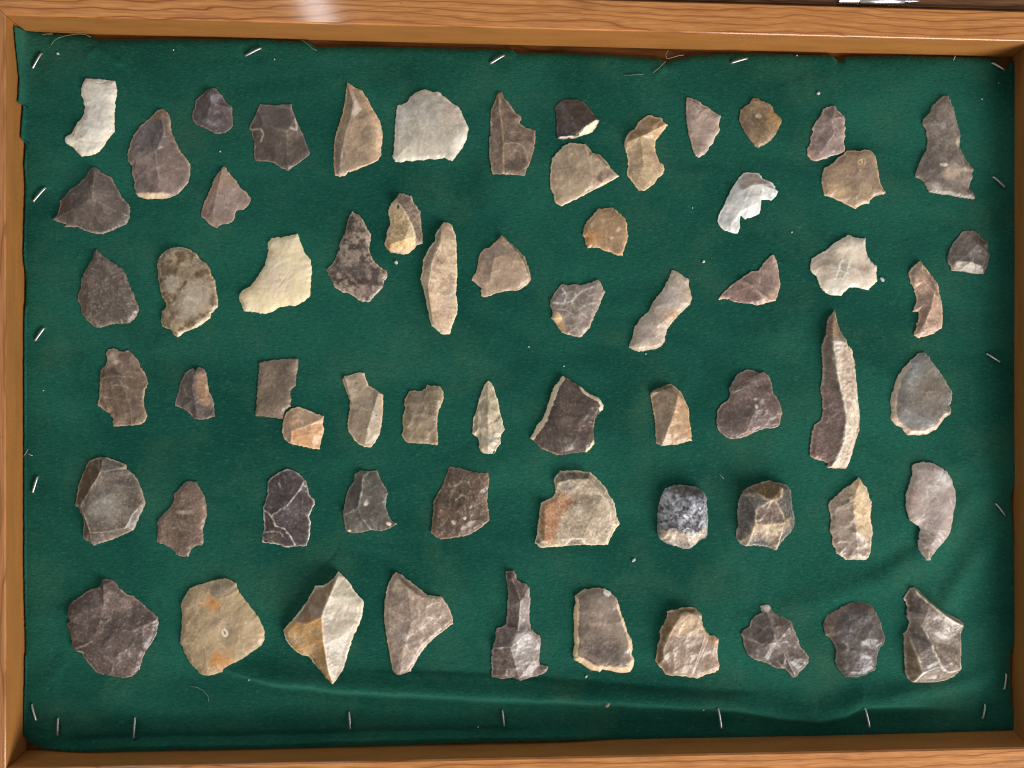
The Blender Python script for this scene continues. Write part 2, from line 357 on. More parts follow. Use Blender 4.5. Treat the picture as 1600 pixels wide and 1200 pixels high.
def build_felt():
    nx, ny = 640, 460
    u, v = np.meshgrid(np.linspace(0, 1, nx), np.linspace(0, 1, ny))
    X = 30 + u * 1560; Y = 45 + v * 1115
    for _ in range(3):      # pull the sheet to its ragged hems
        xl = np.interp(Y, E_L[:, 0], E_L[:, 1]); xr = np.interp(Y, E_R[:, 0], E_R[:, 1])
        yt = np.interp(X, E_T[:, 0], E_T[:, 1]); yb = np.interp(X, E_B[:, 0], E_B[:, 1])
        X = xl + u * (xr - xl); Y = yt + v * (yb - yt)
    fr = fbm(X / 5, Y / 5, 33, 2) - 0.5
    ed = np.minimum(np.minimum(u, 1 - u) * 1560, np.minimum(v, 1 - v) * 1115)
    wob = np.exp(-ed / 3.0) * np.where(u * 1560 < 12, 1.2, 3.2)
    X = X + wob * fr; Y = Y + wob * (fbm(X / 4, Y / 4, 37, 2) - 0.5)
    Z = cloth_z(X, Y)
    # the sheet climbs a little at the cross rails, droops at the frayed hem by the hinge
    tabs = np.exp(-np.maximum(X - 30, 0) / 7.0) * (1 - sstep(215, 235, Y))
    Z = Z + 0.0036 * tabs
    Z = Z - 0.0016 * np.exp(-np.maximum(v * 1115, 0) / 5.0) - 0.0006 * np.exp(-u * 1560 / 5.0) - 0.0010 * np.exp(-(1 - u) * 1560 / 6.0) - 0.0016 * np.exp(-(1 - v) * 1115 / 5.0)
    Z = np.maximum(Z, -0.0026)
    wl = (37.5 - X) / 27.5 * RZ + 0.0012; Z = np.where(X < 39.5, np.maximum(Z, wl), Z)
    P = unproject(X, Y, Z)
    V = P.reshape(-1, 3); idx = np.arange(nx * ny).reshape(ny, nx)
    q = np.stack([idx[1:, :-1], idx[1:, 1:], idx[:-1, 1:], idx[:-1, :-1]], -1).reshape(-1, 4)
    ring = np.concatenate([idx[0, :-1], idx[:-1, -1], idx[-1, :0:-1], idx[:0:-1, 0]])
    low = V[ring].copy(); low[:, 2] -= 0.0006; n0 = len(V); m = len(ring)
    V = np.vstack([V, low]); nxt = np.roll(np.arange(m), -1)
    sk = np.stack([ring, ring[nxt], n0 + nxt, n0 + np.arange(m)], -1)
    F = np.vstack([q, sk])
    me = bpy.data.meshes.new("felt_lining"); me.vertices.add(len(V)); me.vertices.foreach_set('co', V.ravel())
    me.loops.add(F.size); me.loops.foreach_set('vertex_index', F.ravel().astype(np.int32))
    me.polygons.add(len(F)); me.polygons.foreach_set('loop_start', (np.arange(len(F)) * 4).astype(np.int32)); me.polygons.foreach_set('use_smooth', np.ones(len(F), bool))
    me.update(calc_edges=True); me.validate(); me.materials.append(FELT)
    o = bpy.data.objects.new("felt_lining", me); COL.objects.link(o); return o
felt = build_felt()
tag(felt, "wrinkled dark green felt sheet with frayed hems stapled inside the case", "felt")
def tube(name, pts, r, mat, parent=None, n=6):
    pts = [Vector(p) for p in pts]; V = []; F = []
    for i, p in enumerate(pts):
        t = (pts[min(i + 1, len(pts) - 1)] - pts[max(i - 1, 0)]).normalized()
        s = t.cross(Vector((0.3, 0.2, 1))).normalized(); q = t.cross(s)
        for k in range(n): a = 2 * math.pi * k / n; V.append(p + (s * math.cos(a) + q * math.sin(a)) * r)
    for i in range(len(pts) - 1):
        for k in range(n): F.append((i * n + k, i * n + (k + 1) % n, (i + 1) * n + (k + 1) % n, (i + 1) * n + k))
    F.append(tuple(range(n))[::-1]); F.append(tuple(range((len(pts) - 1) * n, len(pts) * n)))
    return mesh_obj(name, V, F, mat, parent)
def on_felt(x, y, dz=0.0):
    z = float(cloth_z(np.array([x]), np.array([y]))[0]); p = unproject(np.array(float(x)), np.array(float(y)), z + dz); return Vector(p)
for s, mt in (("80,70 84,64 92,59 102,56 114,54 124,53 134,54 142,58", THREAD), ("66,54 74,53 82,53", PALETHREAD), ("470,62 476,65 484,72 488,76 495,79", THREAD), ("1044,78 1040,86 1042,92 1050,90 1060,87 1068,86", PALETHREAD),
              ("1040,96 1030,106 1020,114", PALETHREAD), ("975,118 990,117 1005,116", THREAD), ("1490,94 1492,89 1493,87", GRIT), ("297,1072 308,1074 318,1079 325,1088 326,1096", THREAD), ("37,713 42,705 44,702", PALETHREAD),
              ("1124,740 1127,744 1131,748", PALETHREAD), ("44,709 48,711 51,712", GRIT)):
    P = pl(s); tube("loose_thread", [on_felt(x, y, 0.0006) for x, y in P], 0.00015, mt, felt, 5)
# ------------------------------------------------------------------ the stones: outlines in zoomed photo pixels (origin x, origin y, zoom)
O = dict(T1=(0,80,4), T2=(380,100,4), T3=(740,120,4), T4=(1040,120,4), T5=(1200,120,4), T6=(60,360,4), U1=(360,300,4), U2=(720,300,4), U3=(1080,340,4), U4=(1200,460,4), U5=(380,530,4), U6=(700,560,4), U7=(940,560,4),
    V1=(60,680,4), V2=(380,680,4), V3=(980,680,4), V4=(1200,680,4), V5=(60,860,4), V6=(420,860,4), V7=(720,860,4), V8=(1120,860,4), X1=(100,520,8), X2=(980,930,8), X3=(1400,330,8))
ST = []
def S(name, cat, short, label, o, outline, T, base, alt, mot=0.6, ms=14, ridges=(), edge=None, patches=(), lines=(), scars=(7, 1.0), rough=0.34, dome=None, eh=2.6, sp=0.1, rl=0.22):
    ST.append(dict(name=name, cat=cat, short=short, label=label, o=O[o], outline=outline, T=T, base=base, alt=alt, mot=mot, ms=ms, ridges=ridges, edge=edge, patches=patches, lines=lines, scars=scars, rough=rough, dome=dome, eh=eh, sp=sp, rl=rl))
# patch: ('e', cx, cy, rx, ry, degrees, colour, alpha, softness[, rough]) ellipse | ('p', outline, colour, alpha, softness px[, rough]);   line: (points, width px, colour, alpha)
S('flint_flake', 'flake', 'chalky white notched flake', "chalky white boot-shaped flake with straight cut top", 'T1',
  "533,168 620,172 718,183 722,210 730,240 728,275 715,310 718,350 712,380 715,430 712,470 714,500 690,525 670,550 650,590 615,630 560,652 505,656 480,625 450,597 415,580 402,560 407,535 440,515 455,490 478,450 505,420 524,385 526,350 520,310 505,275 503,240 512,205",
  12, (194,186,176), (212,206,196), edge=((222,203,176), .6, 3), patches=[('e',590,380,80,170,15,(176,172,164),.5,.7)], lines=[("535,178 570,195 620,205 690,188", 1.6, (150,138,126), .6), ("480,460 455,520 490,560 600,575 660,560 700,510", 2.2, (172,150,128), .55)], rough=.5)
S('flint_flake', 'flake', 'pear-shaped mauve-brown flake', "pear-shaped mauve-brown flake with cream lower edge", 'T1',
  "1015,357 1035,368 1055,395 1063,425 1062,465 1075,510 1100,570 1130,630 1165,670 1185,700 1188,760 1180,810 1150,850 1110,890 1060,915 1000,925 965,918 930,925 870,912 848,895 835,850 838,820 825,770 822,715 795,680 793,640 805,600 815,560 835,520 870,470 920,425 950,400 975,370",
  24, (112,96,92), (92,82,82), ridges=["1015,400,.6 1045,520,.95 985,640,1 860,690,.7", "985,640,1 1000,780,.8"], patches=[('e',1000,385,45,40,0,(128,98,72),.8,.5), ('e',930,545,95,90,0,(84,84,92),.7,.6), ('e',900,660,80,40,-20,(138,122,112),.6,.6), ('e',960,905,130,22,0,(212,192,150),.9,.5), ('e',1080,700,90,130,0,(118,98,86),.6,.7)], edge=((190,165,135), .45, 2.5))
S('flint_flake', 'flake', 'small dark plum flake', "small dark plum-grey flake with bluish sheen and rounded outline", 'T1',
  "1330,226 1350,232 1385,275 1410,320 1447,345 1450,400 1454,460 1440,485 1400,510 1360,517 1325,505 1270,475 1230,460 1200,430 1197,390 1215,350 1222,300 1260,270 1295,240",
  18, (82,70,70), (94,86,90), ridges=["1320,250,.6 1330,330,1 1440,360,.5", "1330,330,1 1290,430,.7"], patches=[('e',1355,300,45,35,0,(108,106,116),.7,.6), ('e',1300,445,50,20,15,(104,100,108),.6,.6)])  # blue-grey patches paint the sheen into the colour
S('flint_flake', 'flake', 'pentagonal umber flake', "pentagonal dark umber flake with pale chipped side", 'T2',
  "100,247 200,255 298,248 312,300 345,380 375,450 415,550 405,570 340,620 278,667 230,645 180,610 130,605 75,602 65,575 68,480 55,455 52,425 37,405 45,375 75,320 90,275",
  14, (88,76,70), (73,63,58), ridges=["275,430,1 278,520,.95 282,655,.4", "130,380,.8 275,430,1 330,330,.7"], lines=[("40,408 110,408 132,440 110,490", 2, (165,150,140), .6), ("60,470 75,520", 2, (140,128,118), .5), ("330,320 335,410 300,405", 2.4, (190,180,172), .55), ("215,262 290,275 320,340", 2, (130,118,110), .4)], patches=[('e',275,430,70,45,0,(120,104,94),.6,.7)])
S('blade_tool', 'blade', 'curved tusk-like tan flake', "curved tusk-like tan flake with cream outer edge", 'T2',
  "648,110 665,120 690,140 740,160 775,215 810,280 840,330 862,380 870,440 865,500 860,570 840,600 790,625 720,655 655,675 635,695 600,703 572,692 565,640 563,560 568,480 580,430 600,370 620,300 635,230 642,160",
  20, (140,120,99), (118,101,87), ridges=["655,125,.4 690,250,.85 675,350,1 640,450,1 620,560,.85 610,690,.3"], patches=[('p',"740,160 840,330 870,440 860,570 790,625 800,500 800,380 770,270",(180,152,112),.7,10), ('p',"680,170 700,200 742,290 700,345 682,320 692,260",(186,168,158),.85,2), ('e',600,540,35,150,0,(112,96,88),.6,.6), ('e',845,450,20,110,0,(208,186,146),.7,.7)], lines=[("620,540 612,620 605,690", 2.4, (190,172,156), .55)])
S('flint_flake', 'flake', 'large pearl-grey flake', "large pearl-grey flake with straight finely toothed lower edge", 'T2',
  "1130,158 1160,162 1190,172 1215,165 1250,195 1300,235 1350,265 1370,310 1390,360 1408,400 1400,460 1370,520 1340,560 1305,605 1275,595 1262,585 1200,595 1165,590 1130,600 1095,595 1060,605 1020,603 985,612 950,610 933,585 940,540 945,470 947,400 952,330 962,255 990,250 1020,240 1040,205 1075,175",
  18, (176,167,155), (156,148,140), ms=22, dome=16, edge=((222,212,198), .6, 4), patches=[('e',1130,300,130,100,0,(136,131,126),.75,.8), ('e',1310,330,70,90,0,(170,148,136),.6,.8), ('e',1360,500,50,70,30,(228,222,210),.7,.7), ('e',985,330,35,60,0,(178,178,182),.6,.7), ('e',1160,520,180,60,0,(184,174,158),.5,.8)], scars=(5,.7), rough=.3)
S('flint_point', 'point', 'notched brown point with centre ridge', "straight-sided brown point with stepped notch and pale centre ridge", 'T3',
  "158,92 175,95 192,125 215,150 240,190 265,225 300,243 290,285 320,310 388,335 388,380 378,440 370,490 350,540 335,570 322,617 250,612 175,608 115,605 108,560 100,500 97,440 95,375 107,365 105,300 108,200 130,165 140,125",
  14, (110,94,82), (90,76,66), mot=.8, ms=9, ridges=["160,110,.5 160,200,.9 180,350,1 185,440,1 184,600,.6", "185,430,1 240,415,.9 300,428,.8 330,480,.6 332,560,.4"], lines=[("160,110 160,200 180,350 185,440 184,604", 1.8, (168,132,96), .7), ("190,425 240,412 300,425 328,470 340,520", 1.8, (150,132,116), .6)])
S('flint_flake', 'flake', 'near-black flake with bright cut edges', "near-black brown flake with a bright cream broken edge", 'T3',
  "545,150 570,140 640,138 690,155 720,190 745,225 770,260 788,270 770,310 745,345 700,360 655,375 635,383 540,390 525,385 518,350 520,290 515,230 510,200 525,170",
  20, (70,57,49), (58,49,47), ridges=["535,380,.75 640,370,.8 700,312,.9 770,268,.5", "640,370,.8 610,260,1"], patches=[('p',"788,268 745,290 690,325 645,376 700,364 745,347",(232,218,188),.95,1.5,.5), ('e',570,330,50,50,0,(80,77,82),.6,.7), ('p',"526,382 635,377 650,372 636,384 540,391",(215,208,196),.9,1)], lines=[("690,310 740,285 780,270", 1.2, (120,90,60), .5)])
S('flint_flake', 'flake', 'fan-shaped fawn flake with cut edge', "fan-shaped fawn flake with pale straight slanting edge and purplish corner", 'T3',
  "600,412 660,415 685,420 700,417 720,440 742,472 790,485 830,525 860,570 885,595 908,620 860,650 800,685 740,712 680,745 620,775 550,808 520,795 505,770 500,735 480,690 478,640 485,570 490,510 520,475 560,435",
  18, (150,132,111), (131,113,96), ridges=["690,430,.7 715,510,.95 730,570,1 742,635,.9 800,672,.5", "742,480,.6 830,560,.7 895,612,.35"], patches=[('p',"742,635 820,570 880,600 800,668",(108,84,78),.85,4), ('p',"742,475 790,485 905,615 830,560",(120,98,78),.7,4)], lines=[("550,804 680,740 800,680 900,625", 3, (222,206,172), .8), ("700,440 728,570 742,630", 1.6, (178,150,120), .6)])
S('flint_flake', 'flake', 'hooked ochre-tan flake', "hooked ochre-tan flake with a deep hollow in one side", 'T3',
  "1095,237 1130,245 1175,255 1190,280 1215,300 1190,335 1160,370 1135,400 1133,440 1145,490 1160,525 1190,550 1195,575 1185,605 1155,630 1135,665 1100,690 1070,710 1035,710 1010,680 985,650 960,610 957,590 968,555 965,510 955,470 940,430 950,385 975,345 1010,325 1030,285 1065,255",
  22, (160,137,110), (142,121,99), ridges=["1200,298,.6 1110,350,1 1040,385,1 955,412,.6", "1040,385,1 1060,560,.8"], patches=[('p',"1095,237 1190,280 1140,310 1070,350 1030,390 950,410 975,345 1030,285",(132,100,68),.85,6), ('p',"1215,300 1150,375 1090,380 1050,390 1120,330 1180,290",(190,154,104),.8,5)])
S('flint_flake', 'flake', 'half-moon pinkish-grey flake', "thin half-moon pinkish-grey flake with ragged curved edge", 'T4',
  "133,125 170,132 205,145 240,175 270,185 290,210 320,225 347,240 338,280 330,300 342,325 335,350 310,375 300,410 275,435 260,470 225,495 210,503 190,490 175,460 160,410 145,350 135,290 128,220",
  12, (150,131,122), (132,114,107), patches=[('e',170,150,50,35,20,(108,90,82),.7,.6), ('e',280,420,25,50,20,(178,160,146),.6,.7)], lines=[("205,225 240,195 270,188", 1.6, (110,95,88), .6)], scars=(5,.9))
S('flint_flake', 'flake', 'shield-shaped olive-brown flake', "shield-shaped translucent olive-brown flake with a pale round dot", 'T4',
  "550,128 585,130 600,145 640,160 665,175 680,215 705,240 732,265 725,290 705,325 690,360 660,395 620,425 580,442 555,425 530,390 500,350 475,300 463,270 468,205 495,185 530,160",
  12, (126,104,80), (109,90,72), patches=[('e',680,260,50,70,0,(156,118,70),.7,.7), ('e',578,248,20,18,0,(156,136,120),.8,.3), ('e',600,330,70,50,-40,(98,80,62),.6,.7)], edge=((150,128,100), .4, 2), scars=(4,.6))
S('flint_flake', 'flake', 'small mauve flake touching the round tan flake', "small mauve-grey flake with flaked tip, its corner touching a rounder tan flake", 'T4',
  "1040,177 1060,178 1080,210 1110,235 1127,265 1120,300 1130,318 1120,345 1127,370 1118,400 1123,440 1124,466 1090,480 1050,490 1000,510 945,527 915,518 890,490 888,450 910,410 908,375 925,345 920,320 945,275 975,240 985,200",
  18, (128,111,106), (113,96,93), ridges=["980,245,.5 1030,270,.9 1045,350,1 1000,430,.9 940,500,.4", "1030,270,.9 1120,245,.4"], patches=[('p',"1040,177 1110,235 1040,275 985,235",(104,88,84),.7,5), ('e',915,490,25,25,0,(165,125,100),.6,.7)], lines=[("1000,420 1040,370 1060,400", 2, (165,148,142), .5)])
S('flint_flake', 'flake', 'grey-white L-shaped flake', "grey-white L-shaped flake with brownish shoulder and stepped notch", 'T4',
  "490,600 515,595 575,600 590,605 610,640 650,650 675,665 690,700 706,718 690,745 660,775 630,768 600,770 597,800 590,855 540,875 497,888 470,870 465,910 465,950 450,982 420,975 360,957 340,930 325,900 330,870 355,820 385,760 415,700 440,655 465,625",
  20, (188,187,186), (163,163,164), ridges=["450,720,.7 520,690,1 600,680,.9 690,708,.5", "600,690,.9 592,780,.8 585,850,.4", "500,740,1 465,840,.85 400,940,.4"], patches=[('p',"490,600 590,605 690,700 600,675 545,685 480,715 440,660",(152,134,124),.85,5)], lines=[("480,715 545,683 600,678", 1.8, (225,222,218), .6), ("465,870 450,800 500,760", 2.4, (222,222,222), .5)])
S('flint_flake', 'flake', 'round tan flake with yellow squiggle', "roundish tan flake with a small yellow squiggle and chipped corner", 'T4',
  "1138,459 1175,457 1220,462 1245,452 1275,452 1300,475 1318,500 1325,545 1335,600 1342,650 1360,690 1378,718 1365,735 1310,745 1285,765 1275,790 1240,795 1215,805 1190,825 1150,805 1095,775 1040,755 995,740 985,700 977,660 980,610 995,570 1030,550 1060,530 1080,500 1112,484",
  16, (140,119,98), (126,104,90), patches=[('e',1060,710,100,45,15,(170,144,102),.8,.8), ('e',1250,600,80,90,0,(128,106,96),.5,.8), ('e',1150,500,70,30,0,(130,106,78),.5,.8)], lines=[("1192,545 1200,528 1218,522 1222,540 1205,556 1192,545", 1.2, (215,185,115), .9), ("1215,525 1240,513 1236,552 1218,558", 1.2, (215,185,115), .8), ("1285,690 1278,755 1240,780", 2, (95,75,55), .5), ("1275,765 1235,785", 3, (205,175,130), .6)], dome=14)
S('flint_flake', 'flake', 'tall waisted smoky flake', "tall waisted smoky grey flake with cream smear near its base", 'T5',
  "1100,115 1130,118 1145,155 1165,195 1170,235 1185,275 1195,325 1208,370 1200,420 1200,445 1225,490 1245,525 1270,555 1290,578 1275,600 1283,620 1270,655 1258,695 1285,725 1297,745 1295,765 1220,757 1140,740 1050,728 1010,720 990,685 965,645 925,628 920,612 940,560 970,490 992,455 1000,400 992,340 965,290 975,265 1010,225 1030,180 1065,145",
  18, (112,101,94), (94,84,80), patches=[('e',1140,605,62,40,-15,(172,154,126),.85,.5), ('e',1085,555,26,11,5,(222,212,188),.9,.4), ('e',1220,585,55,14,-5,(170,152,128),.7,.6), ('e',1183,412,22,30,0,(178,160,138),.7,.6), ('e',1080,305,18,30,0,(140,136,132),.6,.5), ('e',1040,690,50,30,20,(172,164,156),.5,.7)], edge=((170,155,140), .5, 2.2), scars=(6,1.2), dome=13)
S('flint_flake', 'flake', 'small smoky flake by the cross rail', "small smoky brown flake with paler lower facet, alone beside the end rail", 'X3',
  "850,245 930,240 990,245 1030,275 1060,310 1100,350 1155,385 1160,430 1150,480 1185,545 1170,590 1155,640 1150,690 1115,740 1105,785 1050,785 960,778 880,765 800,748 697,740 690,700 665,660 645,600 650,560 680,480 720,400 780,330 820,270",
  22, (92,82,78), (108,100,97), ridges=["720,640,.7 880,640,.95 1040,690,.75 1110,750,.3", "880,640,.95 900,500,1 1000,420,.9 1020,280,.5", "900,500,1 1170,540,.5"], patches=[('p',"740,635 880,640 1040,690 1100,785 960,778 697,740",(146,134,118),.8,4), ('e',1030,350,80,90,30,(84,66,52),.7,.6), ('e',1000,580,130,60,0,(116,112,112),.6,.7)])
S('flint_point', 'point', 'triangular dark point with three facets', "triangular dark brown point with three facets meeting at a ridge", 'T1',
  "580,722 605,727 630,755 690,785 715,825 735,860 760,910 800,950 812,985 808,1040 790,1080 740,1100 690,1125 640,1141 590,1140 540,1125 490,1100 440,1095 400,1098 410,1080 350,1062 325,1052 335,1040 355,1022 372,960 370,935 405,905 440,860 490,830 530,785 555,740",
  28, (90,79,74), (76,67,65), ridges=["600,745,.5 602,850,.85 600,930,1", "600,930,1 500,990,.8 400,1020,.5 340,1050,.2", "600,930,1 660,965,.85 740,1010,.5 805,1025,.25", "600,850,.85 520,890,.7 410,905,.3"], patches=[('e',510,850,80,50,-30,(92,84,86),.6,.7), ('e',610,930,70,50,0,(122,108,100),.6,.8)], lines=[("420,1095 540,1123 640,1138 740,1098", 1.6, (160,145,132), .5)])
S('flint_flake', 'flake', 'small arrow-shaped grey-tan flake', "small thin arrow-shaped flake, tan at the tip and mauve below", 'T1',
  "1397,718 1410,730 1440,770 1480,815 1505,855 1540,880 1562,915 1566,935 1545,965 1520,988 1480,995 1465,1015 1470,1040 1455,1060 1430,1078 1390,1080 1365,1090 1350,1106 1310,1085 1290,1060 1260,1035 1255,1010 1270,960 1290,910 1320,850 1335,800 1360,765",
  14, (124,107,100), (110,93,90), ridges=["1390,740,.5 1370,850,1 1330,1040,.7"], patches=[('p',"1397,718 1480,815 1390,860 1320,960 1260,1010 1335,800",(150,124,94),.65,8)], edge=((175,150,122), .55, 2.4), scars=(4,.7))
S('flint_point', 'point', 'teardrop grey-brown point', "teardrop grey-brown point with finely chipped edges", 'T6',
  "360,118 385,140 420,170 470,205 525,235 540,265 555,310 570,340 578,370 597,390 600,430 622,465 625,500 605,545 565,580 520,585 460,585 420,600 370,610 330,590 290,550 270,520 262,475 243,440 245,400 262,360 265,310 290,255 320,205 340,180 345,140",
  20, (93,81,75), (106,94,89), ms=7, dome=17, edge=((142,118,100), .5, 2.2), scars=(11,1.3), sp=.25)
S('flint_flake', 'flake', 'ear-shaped mottled olive flake', "ear-shaped flake mottled olive-brown round a pale grey centre", 'T6',
  "800,125 840,105 890,102 940,115 985,145 1010,180 1050,205 1075,240 1080,280 1105,310 1110,370 1118,420 1122,475 1105,495 1080,520 1070,550 1020,590 960,620 920,630 895,650 870,668 845,650 830,625 800,612 770,595 765,570 770,510 798,480 795,455 775,420 760,370 752,320 745,270 742,200 755,165",
  17, (138,122,102), (92,76,52), mot=.85, ms=13, patches=[('e',975,440,95,150,35,(152,138,126),.92,.55), ('e',840,340,55,60,0,(152,140,126),.75,.6), ('e',900,270,70,35,10,(80,66,44),.7,.7), ('e',1090,400,18,80,0,(86,70,48),.6,.7)], lines=[("830,430 900,350 990,275", 4, (84,68,46), .7), ("850,650 900,610 1040,530 1090,490", 3.5, (92,62,32), .7), ("872,664 900,648 960,618 1068,552", 2.2, (232,224,206), .9), ("760,170 770,150", 2.5, (225,218,205), .7)])
S('flint_flake', 'flake', 'cream-yellow boot-shaped flake', "cream-yellow boot-shaped flake, the brightest yellow piece", 'U1',
  "295,278 308,285 420,260 430,290 445,330 470,390 500,420 505,470 510,500 502,560 497,650 470,675 430,700 405,713 370,708 340,715 300,720 260,750 215,760 180,757 130,748 80,742 65,700 52,665 55,635 80,610 120,590 160,545 190,495 215,460 215,440 235,370 232,320 255,290",
  16, (224,205,168), (234,217,186), ms=16, dome=14, patches=[('e',290,555,100,110,0,(206,190,160),.75,.8), ('e',320,440,80,35,0,(196,180,158),.5,.8), ('p',"55,635 120,590 190,495 215,460 190,540 130,610 80,650",(192,146,94),.8,6), ('e',74,700,15,30,-20,(140,104,66),.85,.4)], lines=[("300,600 350,530 380,480", 1.1, (150,132,104), .5), ("340,640 360,570 400,540", 1.1, (160,142,112), .4)], edge=((242,228,182), .5, 3), rough=.5, scars=(5,.7))
S('flint_point', 'point', 'dark-speckled fish-shaped point', "dark-speckled grey point flaring to wide barbs like a fish tail", 'U1',
  "760,120 800,140 830,175 850,225 880,265 872,310 865,360 880,405 910,445 950,475 978,495 980,530 960,555 955,590 930,620 890,660 868,687 820,686 800,675 760,645 730,628 700,628 650,595 630,545 610,510 597,485 630,460 650,430 660,395 682,360 680,325 700,285 720,250 725,210 740,160",
  16, (128,112,101), (74,63,60), mot=.95, ms=9, dome=14, patches=[('e',790,240,80,22,15,(70,58,54),.7,.7), ('e',800,490,120,60,0,(80,68,68),.6,.8), ('e',850,620,60,40,0,(128,106,96),.5,.7)], sp=.2, scars=(6,.8))
S('flint_flake', 'flake', 'small gold and brown cortex flake', "small chunky flake, half yellow crusted cortex and half smooth brown", 'U1',
  "1060,5 1135,22 1137,55 1160,85 1185,120 1192,180 1197,240 1203,320 1165,335 1140,360 1112,388 1050,385 1000,375 975,350 962,320 975,285 975,250 998,210 992,160 987,110 1005,70 1030,45",
  30, (126,109,97), (112,96,86), ridges=["1035,50,.8 1090,130,1 1130,205,1 1155,290,.95 1166,334,.4", "1155,290,.95 1090,305,.9 1000,330,.6"], patches=[('p',"1030,50 1085,120 1128,205 1158,290 1166,334 1112,388 1000,375 962,320 975,250 998,210 987,110 1005,70",(218,192,134),.95,3,.6), ('e',1060,210,60,40,30,(128,98,58),.6,.9), ('e',1050,262,70,14,0,(96,72,40),.6,.8), ('e',1070,330,80,35,0,(196,140,72),.6,.8), ('e',985,335,20,30,0,(176,122,44),.8,.6), ('e',1050,98,10,14,0,(60,46,30),.8,.4)], lines=[("1085,122 1128,205 1156,290", 2.2, (240,226,186), .8)], sp=.3)
S('blade_tool', 'blade', 'long cream and brown cortex blade', "long leaf-shaped blade with rough pinkish cortex along one side", 'U1',
  "1335,187 1365,190 1385,205 1395,240 1408,265 1412,330 1415,400 1418,480 1415,560 1408,640 1420,690 1415,760 1390,830 1380,850 1372,888 1320,888 1290,865 1255,830 1240,770 1225,700 1215,640 1200,590 1187,545 1197,500 1205,430 1220,390 1250,340 1280,300 1280,265 1305,225",
  28, (178,156,132), (150,122,102), mot=.8, ms=11, ridges=["1325,200,.5 1310,330,.95 1262,440,1 1235,600,.9 1262,800,.6 1330,880,.2"], patches=[('p',"1310,210 1310,330 1260,440 1195,500 1220,390 1280,290",(130,116,106),.9,4), ('p',"1225,620 1330,640 1410,560 1415,760 1372,888 1320,888 1250,760",(186,160,128),.75,8), ('e',1375,640,35,80,0,(172,152,132),.6,.6)], lines=[("1200,590 1225,700 1250,820 1320,886", 3, (230,216,190), .75), ("1245,640 1270,760 1310,850", 2.6, (170,122,76), .6), ("1313,300 1265,430 1232,580", 2, (220,200,176), .5)], sp=.2, rough=.5)
S('flint_flake', 'flake', 'house-shaped beige flake', "house-shaped beige flake with a peaked top and side barb", 'U2',
  "258,270 275,280 300,310 345,345 375,380 400,400 410,435 430,490 440,540 425,570 400,590 355,617 290,618 230,630 150,660 130,650 125,620 130,600 100,575 67,552 75,525 95,500 105,450 115,400 140,355 180,345 215,310",
  24, (150,129,110), (136,114,100), ridges=["262,285,.6 345,370,.9 380,430,.9 405,490,.7 432,542,.3", "345,370,.9 210,420,1 180,560,.7"], patches=[('p',"275,280 345,345 410,435 438,540 400,480 345,372",(108,90,72),.85,4), ('e',340,480,70,60,0,(164,140,112),.6,.8)], lines=[("345,372 380,430 405,490", 1.8, (185,162,134), .6)], edge=((190,166,136), .5, 2.2))
S('flint_flake', 'flake', 'small round amber-brown flake', "small rounded amber-brown flake with pale flecks and hollow base", 'U2',
  "860,105 910,100 950,95 985,125 1010,145 1025,165 1040,195 1042,240 1047,270 1035,320 1020,360 1012,398 975,395 940,375 905,368 860,348 830,347 793,350 778,320 775,290 760,270 770,235 775,205 800,170 830,140",
  12, (140,114,86), (127,103,84), patches=[('e',815,285,55,55,0,(172,118,66),.8,.7), ('e',985,235,12,20,20,(190,162,126),.8,.4), ('e',942,288,10,14,0,(180,150,110),.7,.4), ('e',820,205,10,24,20,(172,146,112),.7,.5)], lines=[("905,265 907,345", 2.2, (196,158,108), .7), ("880,240 880,290", 1.6, (176,140,98), .4)], scars=(4,.6))
S('flint_flake', 'flake', 'crazed grey flake with cream corner', "grey flake crazed with white veins and one cream corner", 'U2',
  "630,577 670,583 710,575 760,580 810,568 860,547 880,570 890,600 903,625 885,660 865,720 840,765 825,800 805,850 770,890 745,910 710,900 670,890 635,878 610,850 590,815 565,790 572,775 575,740 557,715 560,680 580,640 610,600",
  12, (120,106,99), (138,127,121), ms=8, patches=[('e',604,795,30,42,-25,(222,186,116),.9,.5), ('e',635,850,28,25,0,(176,126,66),.7,.6)], lines=[("570,690 640,700 660,640 630,600", 2.2, (196,200,206), .7), ("640,700 690,680 750,620 840,590", 2, (188,186,184), .6), ("690,680 720,740 790,700 860,690", 1.8, (182,176,170), .6), ("620,640 700,620 720,640", 1.8, (186,184,182), .6), ("735,790 740,750 790,780", 2, (176,166,156), .6), ("680,830 690,870 720,840 740,880", 1.8, (182,172,160), .6), ("600,730 660,740 700,760", 1.6, (184,180,176), .5), ("760,600 800,650 830,640", 1.6, (182,178,172), .5)])
S('blade_tool', 'blade', 'S-curved pale mauve blade', "S-curved pale mauve blade with an orange stain midway", 'U2',
  "1320,487 1345,490 1380,515 1428,545 1425,575 1440,625 1447,660 1435,700 1400,735 1360,770 1330,805 1295,850 1280,895 1275,935 1255,965 1220,980 1165,992 1105,998 1080,990 1050,972 1060,940 1075,900 1090,840 1125,790 1180,740 1200,690 1240,640 1270,600 1300,540",
  18, (152,137,124), (164,150,142), dome=13, patches=[('e',1320,780,55,50,-40,(178,132,92),.8,.8), ('e',1290,660,70,100,30,(156,146,148),.6,.8), ('e',1170,900,70,60,30,(142,126,122),.5,.8), ('e',1430,660,20,60,0,(180,162,132),.7,.7), ('e',1150,975,90,18,-5,(184,164,130),.7,.7)], edge=((184,164,138), .5, 3))
